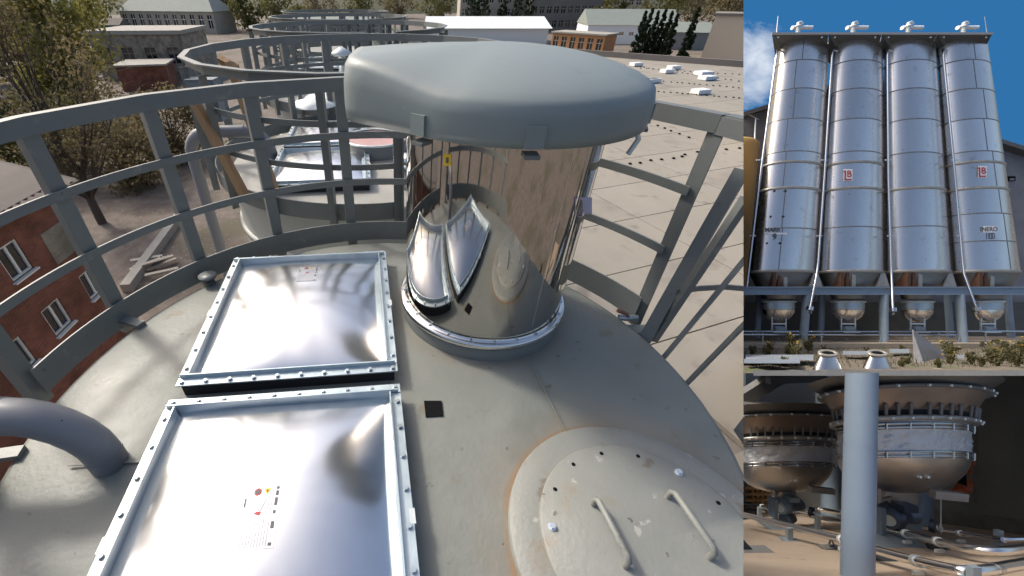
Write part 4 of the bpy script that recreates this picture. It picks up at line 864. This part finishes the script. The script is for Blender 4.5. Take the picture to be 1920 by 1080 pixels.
# scrap on the yard
for i, cx in enumerate((1553, 1646)):
    ZC = 8.05; base = gp(cx, ZC)
    t = thing('cone_section', ['open steel cone section on the yard beside the corrugated sheets', 'open steel cone section on the yard beside the leaning triangular plate'][i], 'cone', base, FRAME)
    Rr = lambda y, w_: ring(cx, y, w_, ZC, .5, .5, .45, 40)
    part(t, 'cone_wall', MB().rings([Rr(706, 34), Rr(686, 26), Rr(666, 15)]), M['steel']); part(t, 'collar', MB().rings([Rr(665, 17), Rr(664, 20), Rr(661, 20), Rr(660.5, 13), Rr(666, 12)]), M['flange']); part(t, 'mouth', MB().rings([Rr(662, 13.2)], cap0=True), M['black'])
zt_ = 10.5
solid('triangular_plate', MB().prism([S(1713, 619, zt_ + .4), S(1779, 668, zt_), S(1737, 688, zt_ - .6), S(1717, 682, zt_ - .4)], (.02, .05, .02)), mat('dull plate', (.17, .17, .175), .55, .7, col2=(.22, .22, .22), nscale=3), S(1737, 688, zt_ - .6), 'dull grey triangular plate leaning on the yard', 'plate', FRAME)
def corr(x0, x1, y, Z, wd, lab):
    rr_ = []
    for k_ in range(13): rr_.append([gp(x0, Z - wd * k_ / 12, .12 + .04 * (k_ % 2)), gp(x1, Z - wd * k_ / 12, .12 + .04 * (k_ % 2))])
    solid('corrugated_sheet', MB().rings(rr_, closed=False, smooth=False), M['sheet'], gp(x0, Z), lab, 'sheet', FRAME)
M['sheet'] = mat('galvanised sheet', (.26, .29, .31), .45, .4, col2=(.34, .37, .39), nscale=2)
corr(1398, 1525, 676, 10.2, 1.5, 'corrugated metal sheet lying on the yard below the weeds'); corr(1580, 1640, 667, 12.0, 1.3, 'corrugated metal sheet between the two cone sections'); corr(1668, 1705, 664, 13.4, 1.8, 'short corrugated sheet by the triangular plate'); corr(1395, 1500, 690, 8.6, .7, 'corrugated metal sheet at the front edge of the yard'); corr(1795, 1808, 680, 10.0, .7, 'small scrap of corrugated sheet beyond the triangular plate')
M['weed'] = leaf_mat('weed leaves', (.085, .085, .035), (.16, .145, .07)); M['flower'] = mat('yellow flowers', (.70, .42, .02), .6); M['stem'] = mat('dry stems', (.16, .14, .07), .8)
def weed(x, y, hpx, lab, seed, fl_=True, spread=1.0, grp=None):
    Z = 576 / (y - 620); r = random.Random(seed); base = gp(x, Z); h = hpx * Z / F
    t = thing('weed', lab, 'weed', base, FRAME, grp); st = MB(); cl = []; fm = MB()
    for k_ in range(9):
        a = r.uniform(0, 6.3); e = base + V((math.cos(a) * h * .38 * spread * r.random(), math.sin(a) * h * .3 * spread * r.random(), h * r.uniform(.5, 1.0))); st.tube([base, (base + e) / 2 + V((0, 0, .06 * h)), e], [.014, .011, .006], 4, cap=False)
        for q_ in range(5): cl.append((tuple(base.lerp(e, r.uniform(.15, 1))), h * .11))
        if fl_ and k_ % 3 == 0:
            for q_ in range(2): fm.box(e + V((r.gauss(0, .03), r.gauss(0, .03), r.gauss(0, .03))) * h, .03 * h + .006, .03 * h + .006, .02 * h + .006)
    part(t, 'stem', st, M['stem']); part(t, 'leaves', leaves(cl, 240, 1.0, h * .045 + .012, seed), M['weed'])
    if fl_: part(t, 'flowers', fm, M['flower'], kind='stuff')
WD = [(1440, 672, 34, 1), (1478, 668, 46, 1), (1492, 676, 40, 1), (1516, 662, 36, 1), (1545, 660, 14, 0), (1625, 662, 12, 0), (1690, 662, 18, 0), (1784, 676, 40, 1), (1782, 684, 26, 1), (1822, 684, 28, 0), (1858, 682, 46, 1), (1866, 688, 38, 0), (1895, 680, 48, 1), (1908, 688, 44, 0), (1875, 676, 34, 1), (1840, 688, 22, 0), (1700, 686, 22, 0), (1690, 690, 14, 0), (1410, 668, 22, 0), (1470, 688, 22, 0), (1760, 690, 18, 0), (1916, 672, 40, 1)]
for i, (x, y, h, f_) in enumerate(WD):
    weed(x, y, h, 'weed with yellow flowers growing on the yard before the steel silos' if f_ else 'low green weed without flowers on the yard before the steel silos', 100 + i, bool(f_), 1.2, 'flowering weeds on the yard' if f_ else 'low weeds on the yard')
gr = MB(); rg2 = random.Random(9)
for _ in range(1500):
    x = rg2.uniform(1385, 1935); Z = 8.3 + 8.7 * rg2.random() ** 1.2
    if rg2.random() > .45 + .55 * math.sin(x * .045) ** 2: continue
    b = gp(x, Z); h = rg2.uniform(.06, .22); d = V((rg2.gauss(0, .05), rg2.gauss(0, .05), h)); w_ = V((.012, .004, 0)); gr.add([b - w_, b + w_, b + d], [(0, 1, 2)])
solid('grass', gr, M['weed'], gp(1650, 12), 'sparse dry grass tufts on the yard', 'grass', FRAME, kind='stuff')
# ================================================================== HOPPERS UNDER THE SILOS
CUR[0] = 'hoppers'
fl_ = lambda x, Z, dz=0: V((Z * (x - PX) / F, Z, -Z * (360 + 468 / Z) / F + dz))
M['floorb'] = mat('tan concrete floor', (.40, .32, .24), .9, col2=(.32, .25, .185), nscale=2.5, detail=9, bump=.15, bscale=18, spots=[(9, .66, .06, (.22, .17, .12)), (1.2, .56, .15, (.36, .27, .19))])
xs = np.linspace(1380, 2150, 20); zs = np.linspace(2.2, 8.6, 20)
solid('floor', MB().prism([fl_(1380, 2.2), fl_(2150, 2.2), fl_(2150, 8.6), fl_(1380, 8.6)], (0, -.05, -.15)), M['floorb'], fl_(1650, 4), frame=FRAME, kind='structure')
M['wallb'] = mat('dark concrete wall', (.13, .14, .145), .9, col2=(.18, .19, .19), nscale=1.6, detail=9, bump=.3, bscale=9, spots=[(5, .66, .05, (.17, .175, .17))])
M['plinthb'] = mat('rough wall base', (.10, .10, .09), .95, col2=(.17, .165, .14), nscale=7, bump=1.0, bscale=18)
wb0, wb1, wb2 = fl_(1690, 6.6), fl_(1960, 4.3), fl_(2150, 3.6)
t = thing('concrete_wall', 'dark concrete wall with a rough base behind the big hopper', 'wall', (wb0 + wb1) / 2, FRAME)
U4 = V((0, 0, 2.6)); dn = V((.3, .35, 0))
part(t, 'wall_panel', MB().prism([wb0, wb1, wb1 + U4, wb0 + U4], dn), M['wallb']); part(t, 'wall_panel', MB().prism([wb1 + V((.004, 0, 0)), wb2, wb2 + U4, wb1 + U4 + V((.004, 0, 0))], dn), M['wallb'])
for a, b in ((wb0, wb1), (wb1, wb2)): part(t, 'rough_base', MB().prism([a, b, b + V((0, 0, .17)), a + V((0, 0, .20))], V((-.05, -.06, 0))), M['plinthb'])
part(t, 'wall_joint', MB().prism([fl_(1890, 4.9) + V((-.03, -.02, .2)), fl_(1892, 4.9) + V((-.03, -.02, .2)), fl_(1892, 4.9) + V((-.03, -.02, 2.6)), fl_(1890, 4.9) + V((-.03, -.02, 2.6))], (.0, .3, 0)), M['plinthb'])
t = thing('back_wall', 'dark back wall behind the half hidden hopper', 'wall', fl_(1500, 8.2), FRAME)
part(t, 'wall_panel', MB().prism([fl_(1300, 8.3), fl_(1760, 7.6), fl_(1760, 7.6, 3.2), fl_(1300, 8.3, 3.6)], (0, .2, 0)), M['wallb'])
for k_ in range(4): part(t, 'timber_rack', MB().box(S(1408 + k_ * 9, 930 - 3 * (k_ % 2), 7.6), .05, .1, .42 - .06 * k_), M['wood']); part(t, 'timber_rack', MB().box(S(1420, 915 + 11 * k_, 7.55), .5, .06, .035), M['wood'])
# ceiling steel
M['beamb'] = mat('grey ceiling steel', (.20, .20, .195), .6, .3, col2=(.15, .145, .14), nscale=2); M['slateb'] = mat('slate blue panel', (.075, .095, .12), .6, col2=(.095, .115, .14), nscale=1)
t = thing('ceiling_frame', 'grey steel beams and slate blue panel above the half hidden hopper', 'frame', S(1480, 760, 6.2), FRAME)
part(t, 'panel', MB().prism([S(1398, 760, 6.9), S(1560, 790, 6.9), S(1560, 690, 6.9), S(1398, 690, 6.9)], (0, .1, 0)), M['slateb'])
part(t, 'beam', MB().bar(S(1385, 752, 6.4), S(1468, 700, 6.4), .2, .14, V((0, 1, 0))), M['beamb'])
part(t, 'beam', MB().bar(S(1385, 762, 6.3), S(1560, 781, 6.3), .3, .16, V((0, 0, 1))), M['beamb'])
part(t, 'beam', MB().bar(S(1440, 713, 6.0), S(1545, 708, 6.0), .1, .1, V((0, 0, 1))), M['beamb'])
part(t, 'rear_panel', MB().prism([S(1540, 770, 6.8), S(1950, 770, 6.2), S(1950, 690, 6.2), S(1540, 690, 6.8)], (0, .1, 0)), M['slateb'])
part(t, 'beam', MB().bar(S(1830, 772, 5.2), S(1960, 738, 4.6), .14, .2, V((0, 0, 1))), M['beamb'])
# hoppers
M['bowl'] = mat('warm steel bowl', (.60, .575, .555), .32, 1.0, col2=(.50, .47, .45), nscale=3, detail=8, rvar=.06, bump=.08, bscale=8)
M['brownsteel'] = mat('brown stained steel', (.40, .32, .26), .42, .8, col2=(.28, .215, .17), nscale=5, detail=8)
M['rimb'] = mat('pale hopper flange', (.42, .40, .37), .42, .7, col2=(.34, .32, .29), nscale=8)
M['strap'] = mat('strap steel', (.52, .52, .52), .25, 1.0)
M['cloth'] = mat('crumpled silver sleeve', (.50, .51, .52), .42, .35, col2=(.60, .61, .62), nscale=9, bump=1.0, bscale=16)
KB, BB, MBB = -.50, .55, .75
def big_hopper(cx, Z, sc_, y0, label, seed):
    r = random.Random(seed); Y = lambda y: y0 + (y - 790) * sc_; t = thing('vibrating_hopper', label, 'hopper', S(cx, Y(925), Z), FRAME, 'round hoppers with silver sleeves')
    sg = lambda y, w_: (940 - y) * w_ * sc_ / F / 1.04 * BB
    def R_(y, w_, n_=80): w_ = w_ * sc_; yy = Y(y); return ring(cx, yy + (930 - yy) * w_ / F * BB, w_, Z, BB, MBB, KB, n_)
    part(t, 'upper_cone', MB().rings([R_(719, 150), R_(690, 185)]), M['steeldark'])
    part(t, 'upper_flange', MB().rings([R_(724, 150), R_(722, 166), R_(717, 167), R_(716, 150)]), M['beamb'])
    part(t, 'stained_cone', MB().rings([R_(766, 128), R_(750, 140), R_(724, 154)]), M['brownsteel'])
    part(t, 'inner_neck', MB().rings([R_(778, 120), R_(762, 126)]), M['dark'])
    part(t, 'lower_flange', MB().rings([R_(787, 128), R_(785, 143), R_(777, 144), R_(775, 126)]), M['rimb'])
    sl = []
    for y in np.linspace(845, 803, 9):
        rg_ = R_(y, 127.5); c = sum(rg_, V()) / len(rg_); u_ = (y - 803) / 42; b_ = math.sin(math.pi * u_)
        sl.append([c + (p - c) * (1 + b_ * (.012 * math.sin(i * 1.7 + 3 * u_ + seed) + .022 * r.gauss(0, 1)) - .02 * b_) for i, p in enumerate(rg_)])
    part(t, 'sleeve', MB().rings(sl), M['cloth'])
    for ya in (790, 797, 844, 852):
        rr_ = R_(ya, 130 if ya < 800 else 130.5); part(t, 'strap', MB().rings([R_(ya + 5, 128.5), R_(ya + 4.4, 131), R_(ya + .6, 131), R_(ya, 128.5)]), M['strap'])
    for k_ in range(10):
        an = int((.5 + .5 * (k_ + .5) / 10) * 80); q1, q2 = R_(791, 132)[an], R_(803, 132)[an]; part(t, 'strap_clip', MB().bar(q1, q2, .012, .008, V((0, 1, 0))), M['strap']); q1, q2 = R_(845, 132)[an], R_(858, 132)[an]; part(t, 'strap_clip', MB().bar(q1, q2, .012, .008, V((0, 1, 0))), M['strap'])
    part(t, 'neck', MB().rings([R_(806, 126), R_(786, 126)]), M['rimb'])
    part(t, 'bowl', MB().rings([R_(926, 22), R_(922, 48), R_(914, 78), R_(902, 100), R_(886, 116), R_(868, 125), R_(856, 128), R_(843, 128)], cap0=True), M['bowl'])
    R80 = R_(750, 141); R81 = R_(777, 132)
    for k_ in range(18):
        an = 40 + int(40 * (k_ + .5) / 18); a, b = R_(754, 140)[an], R_(777, 137)[an]; part(t, 'stud', MB().tube([a, b], .011 * sc_ + .002, 6), M['beamb'])
    bs = MB().box((0, 0, 0), .017, .02, .02)
    sp = [(R_(719.5, 167)[40 + int(40 * (k_ + .5) / 13)] + V((0, -.006, 0)), None) for k_ in range(13)] + [(R_(781, 144)[40 + int(40 * (k_ + .5) / 14)] + V((0, -.006, 0)), None) for k_ in range(14)]
    pieces(t, 'bolt', bs, M['galvpale'], sp)
    bp_ = R_(893, 110); pieces(t, 'bolt', MB().box((0, 0, 0), .02, .03, .02), M['galvpale'], [(bp_[60], None), (bp_[61] + V((.03, 0, 0)), None)])
    part(t, 'outlet', MB().rings([R_(945, 30), R_(920, 32)]), M['rimb'])
    return t
big_hopper(1694, 4.0, 1.0, 790, 'large round hopper with silver sleeve beside the concrete wall, behind the blue column', 1)
big_hopper(1472, 5.3, .72, 826, 'round hopper with silver sleeve under the ceiling beams and slate panel', 2)
# front column
M['colb'] = mat('pale blue column paint', (.165, .215, .28), .4, col2=(.21, .26, .325), nscale=2, bump=.04, bscale=20, spots=[(14, .72, .03, (.10, .10, .10)), (2.2, .60, .15, (.30, .36, .43))])
p0, p1 = S(1607, 1082, 2.58), S(1615.8, 690, 2.745)
t = thing('blue_column', 'thick pale blue steel column standing in front of the hoppers', 'column', p0, FRAME)
part(t, 'shaft', MB().tube([p0 - V((0, 0, .03)), p0.lerp(p1, .5), p1], .076, 40), M['colb']); part(t, 'weld_ring', MB().tube([p0.lerp(p1, .612), p0.lerp(p1, .616)], .0772, 40, cap=False), M['colb'])
pieces(t, 'paint_chip', MB().lathe([(.006, 0), (.004, .002)], (0, 0, 0), 6, cap1=True), M['ink'], [(S(x, y, 2.588 + (1080 - y) * .00042), Matrix.Rotation(math.pi / 2, 4, 'X')) for x, y in ((1612, 972), (1614, 980), (1612, 984), (1618, 1020), (1616, 1028), (1628, 840), (1609, 940), (1590, 800))])
for i, (x, Z, rr_) in enumerate(((1557, 6.2, .11), (1724, 5.0, .11), (1462, 7.0, .11))):
    b = fl_(x, Z); tp = S(x + 1, 870, Z)
    solid('rear_column', MB().tube([b, tp], rr_, 24), M['bluesteel'], b, ['short blue rear column showing between the two hoppers', 'blue rear column behind the motor under the large hopper', 'thin blue rear column behind the far motor'][i], 'column', FRAME)
# feeders and motors
M['motor'] = mat('dark blue motor', (.03, .042, .065), .4, .2); M['motorgrey'] = mat('blue grey motor', (.14, .18, .22), .45, .4)
def motor(cx, cy, Z, s, label, body_m):
    U = Z / F * s; o = S(cx, cy, Z); t = thing('motor', label, 'motor', fl_(cx, Z), FRAME); A = lambda x, y, d=0: o + V((x * U, d, -y * U))
    part(t, 'stator', MB().tube([A(-20, 0, 0), A(-18, 0, 0), A(18, -2, .12), A(22, -2, .13)], [17 * U, 20 * U, 20 * U, 15 * U], 24), body_m)
    for k_ in range(10):
        a = 2 * math.pi * k_ / 10; part(t, 'cooling_fin', MB().bar(A(-14, 0, .01) + V((0, math.cos(a), math.sin(a))) * 20 * U, A(16, -2, .11) + V((0, math.cos(a), math.sin(a))) * 20 * U, .006, .012), body_m)
    part(t, 'fan_cover', MB().tube([A(-29, 0, -.03), A(-20, 0, 0)], [15 * U, 20 * U], 24), body_m); part(t, 'fan_grille', MB().tube([A(-29.6, 0, -.033), A(-28.8, 0, -.03)], 10 * U, 20), M['bolt'])
    part(t, 'terminal_box', MB().box(A(4, -24, -.02), 26 * U, 22 * U, 12 * U), body_m)
    part(t, 'gearbox', MB().tube([A(30, 6, .10), A(52, 8, .14)], [14 * U, 17 * U], 16), M['motorgrey']); part(t, 'valve_face', MB().tube([A(52, 10, -.02), A(55, 10, -.05)], 12 * U, 20), M['motor']); part(t, 'valve_hub', MB().tube([A(55, 10, -.055), A(55.6, 10, -.06)], 4 * U, 10), M['galvpale'])
    part(t, 'housing', MB().tube([A(-6, 34, .02), A(26, 40, .1)], 13 * U, 16), M['motorgrey']); part(t, 'bracket', MB().box(A(-36, 4, .02), 8 * U, .1, 50 * U), M['motorgrey'])
    part(t, 'base_plate', MB().box(fl_(cx - 14, Z - .1, .035), 78 * U, .3, .03), M['sheetb']); part(t, 'foot', MB().box(A(8, 52, .05), 14 * U, .1, 22 * U), M['motorgrey'])
    part(t, 'hanger', MB().bar(A(-40, -62, 0), A(-40, -30, 0), .03, .02), M['rimb']); part(t, 'hanger', MB().bar(A(-46, -30, 0), A(20, -34, .1), .02, .02), M['rimb'])
    part(t, 'cross_channel', MB().bar(A(36, -56, -.1), A(96, -50, -.1), .05, 14 * U), M['rimb']); part(t, 'outlet_box', MB().box(A(-2, -50, .1), 40 * U, .15, 20 * U), M['rimb'])
M['sheetb'] = mat('pale blue plate', (.30, .36, .40), .4, .5)
motor(1687, 972, 3.9, 1.0, 'dark blue electric motor under the large hopper', M['motor'])
motor(1478, 950, 5.2, .72, 'blue grey electric motor under the half hidden hopper', M['motorgrey'])
# pipes
M['inox'] = mat('polished pipe', (.78, .76, .74), .2, 1.0, col2=(.84, .82, .80), nscale=6, rvar=.03)
def smooth(pts, k=6):
    P = [V(p) for p in pts]; out_ = []
    for i in range(len(P) - 1):
        a, b, c, d = P[max(i - 1, 0)], P[i], P[i + 1], P[min(i + 2, len(P) - 1)]
        for j in range(k): u_ = j / k; out_.append(.5 * ((2 * b) + (c - a) * u_ + (2 * a - 5 * b + 4 * c - d) * u_ ** 2 + (3 * b - a - 3 * c + d) * u_ ** 3))
    return out_ + [P[-1]]
ZF = lambda y, gap: 468 / (y + gap - 900)             # depth at which a pipe seen at row y clears the floor
PP = [([(x, y, ZF(y, 26)) for x, y in ((1385, 963), (1490, 989), (1580, 1012), (1645, 1032), (1720, 1052), (1780, 1066), (1812, 1071), (1850, 1069), (1890, 1062), (1960, 1050))], .030, 'shiny front conveying pipe bending at the pale blue stand', [2, 4], [(1480, 4.1), (1826, 2.33)]),
      ([(x, y, ZF(y, 24)) for x, y in ((1480, 958), (1575, 977), (1640, 990), (1700, 1001), (1760, 1016), (1810, 1028), (1850, 1033), (1885, 1033), (1940, 1026))], .031, 'shiny conveying pipe curving away from the large hopper motor', [3, 4], [(1533, 5.0)]),
      ([(x, y, ZF(y, 24)) for x, y in ((1733, 990), (1800, 1000), (1860, 1009), (1890, 1012), (1960, 1009))], .021, 'thin shiny conveying pipe along the rough wall base', [1], [(1872, 3.5)]),
      ([(x, y, ZF(y, 25)) for x, y in ((1385, 944), (1430, 950), (1455, 960), (1480, 962), (1530, 955), (1580, 962))], .030, 'far conveying pipe beside the half hidden hopper motor', [1], [(1424, 6.2)])]
for pts, r_, lab, cl_, stands in PP:
    P = smooth([S(*p) for p in pts]); t = thing('conveying_pipe', lab, 'pipe', P[0], FRAME); part(t, 'tube', MB().tube(P, r_, 18), M['inox'])
    for c in cl_:
        a = P[c * 6]; d = (P[c * 6 + 1] - P[c * 6 - 1]).normalized(); part(t, 'clamp', MB().tube([a - d * .014, a + d * .014], r_ + .006, 18), M['galvpale']); part(t, 'clamp_lug', MB().box(a + V((-.03, -.03, -.055)), .07, .015, .025), M['galvpale'])
    for j in range(2, len(pts) - 2, 5): a = P[j * 6 + 3]; d = (P[j * 6 + 4] - P[j * 6 + 2]).normalized(); part(t, 'coupling', MB().tube([a - d * .03, a + d * .03], r_ + .002, 18), M['strap'])
    for x, Z in stands:
        b = fl_(x, Z); j = min(P, key=lambda p: abs(PX + F * p.x / p.y - x)); part(t, 'pipe_stand', MB().box((b + V((b.x, b.y, j.z))) / 2 + V((0, 0, .02)), .05, .03, abs(j.z - b.z) + .08), M['sheetb']); part(t, 'stand_foot', MB().box(b + V((0, 0, .01)), .14, .1, .012), M['sheetb'])
# small things
M['orangeb'] = mat('orange wrap', (.42, .10, .02), .6, col2=(.30, .06, .02), nscale=8)
po = S(1803, 893, 4.75); t = thing('orange_wrap', 'torn orange wrap with a black flap hanging by the concrete wall', 'wrap', po, FRAME); r = random.Random(4)
vv = []; fs = []
for j in range(9):
    for i in range(7): vv.append(po + V(((i - 3) * .03 + .05 * math.sin(j * 1.3) + r.gauss(0, .012), r.gauss(0, .03), .22 - j * .055 + r.gauss(0, .012))))
fs = [(j * 7 + i, j * 7 + i + 1, (j + 1) * 7 + i + 1, (j + 1) * 7 + i) for j in range(8) for i in range(6) if not (j < 2 and i < 3) and not (j == 4 and i > 4)]
part(t, 'orange_film', MB().add(vv, fs), M['orangeb']); part(t, 'black_flap', MB().prism([po + V((-.17, -.05, -.02)), po + V((-.03, -.06, .09)), po + V((-.02, -.06, -.09))], (0, .02, 0)), M['black'])
pc = S(1764, 905, 3.9)
solid('hanging_chain', MB().tube([pc, S(1764, 985, 3.9)], .005, 6).tube([S(1764, 985, 3.9), S(1761, 992, 3.9), S(1764, 1000, 3.9), S(1767, 992, 3.9), S(1764, 986, 3.9)], .007, 6), M['galvpale'], pc, 'thin chain with a ring hanging under the large hopper', 'chain', FRAME)
for i, (x, y, Z) in enumerate(((1660, 1051, 3.1), (1760, 1030, 3.62))):
    b = fl_(x, 468 / (y - 900)); solid('drain_cover', MB().lathe([(.07, .0), (.075, .012), (.05, .018)], b, 16, cap1=True), M['dark'], b, ['small dark drain cover on the tan floor near the blue column', 'small dark drain cover on the tan floor behind the front pipe'][i], 'drain', FRAME)
b = fl_(1405, 468 / (1035 - 900)); t = thing('floor_block', 'small dark block on a plate at the floor edge', 'block', b, FRAME); part(t, 'plate', MB().box(b + V((.03, 0, .01)), .3, .12, .02), M['beamb']); part(t, 'block', MB().prism([b + V((-.08, 0, .02)), b + V((.03, 0, .02)), b + V((-.08, 0, .14))], (0, .08, 0)), M['motor'])
b = fl_(1558, 468 / (1030 - 900)); t = thing('scrap_bracket', 'small bent scrap bracket on the tan floor beside the column', 'bracket', b, FRAME); part(t, 'plate', MB().box(b + V((0, 0, .015)), .16, .06, .02), M['beamb']); part(t, 'prong', MB().tube([b + V((-.02, 0, .02)), b + V((.0, 0, .1)), b + V((.03, 0, .03))], .008, 6), M['beamb'])

# ================================================================== end each of the three sites where the next begins
bpy.context.view_layer.update()
R3 = FRAME.to_3x3()
def pl_v(x, sgn): return (CAM, R3 @ (V((1, -(x - PX) / F, 0)) * sgn))
def pl_h(y, sgn): return (CAM, R3 @ (V((0, (y - PY) / F, 1)) * sgn))
PLN = {'main': [pl_v(XV, 1)], 'silos': [pl_v(XV, -1), pl_h(YH, -1)], 'hoppers': [pl_v(XV, -1), pl_h(YH, 1)]}
kill = []
for sname, objs in SETS.items():
    for o in objs:
        if o.type != 'MESH' or o.name in ('ground', 'hill', 'shade_slab'): continue
        mw = o.matrix_world; bb = [mw @ V(c) for c in o.bound_box]
        for co, no in PLN[sname]:
            dd = [(p - co).dot(no) for p in bb]
            if max(dd) <= 0: continue
            if min(dd) >= 0: kill.append(o); break
            im = mw.inverted(); bm = bmesh.new(); bm.from_mesh(o.data)
            n_l = (mw.to_3x3().transposed() @ no).normalized()
            bmesh.ops.bisect_plane(bm, geom=bm.verts[:] + bm.edges[:] + bm.faces[:], plane_co=im @ co, plane_no=n_l, clear_outer=True)
            if not bm.faces: bm.free(); kill.append(o); break
            if o.data.users > 1: o.data = o.data.copy()
            bm.to_mesh(o.data); bm.free()
dead = set()
for o in kill:
    for c in o.children_recursive: dead.add(c)
    dead.add(o)
for o in dead: bpy.data.objects.remove(o, do_unlink=True)
for o in list(COL.objects):
    if o.type == 'EMPTY' and not o.children: bpy.data.objects.remove(o, do_unlink=True)
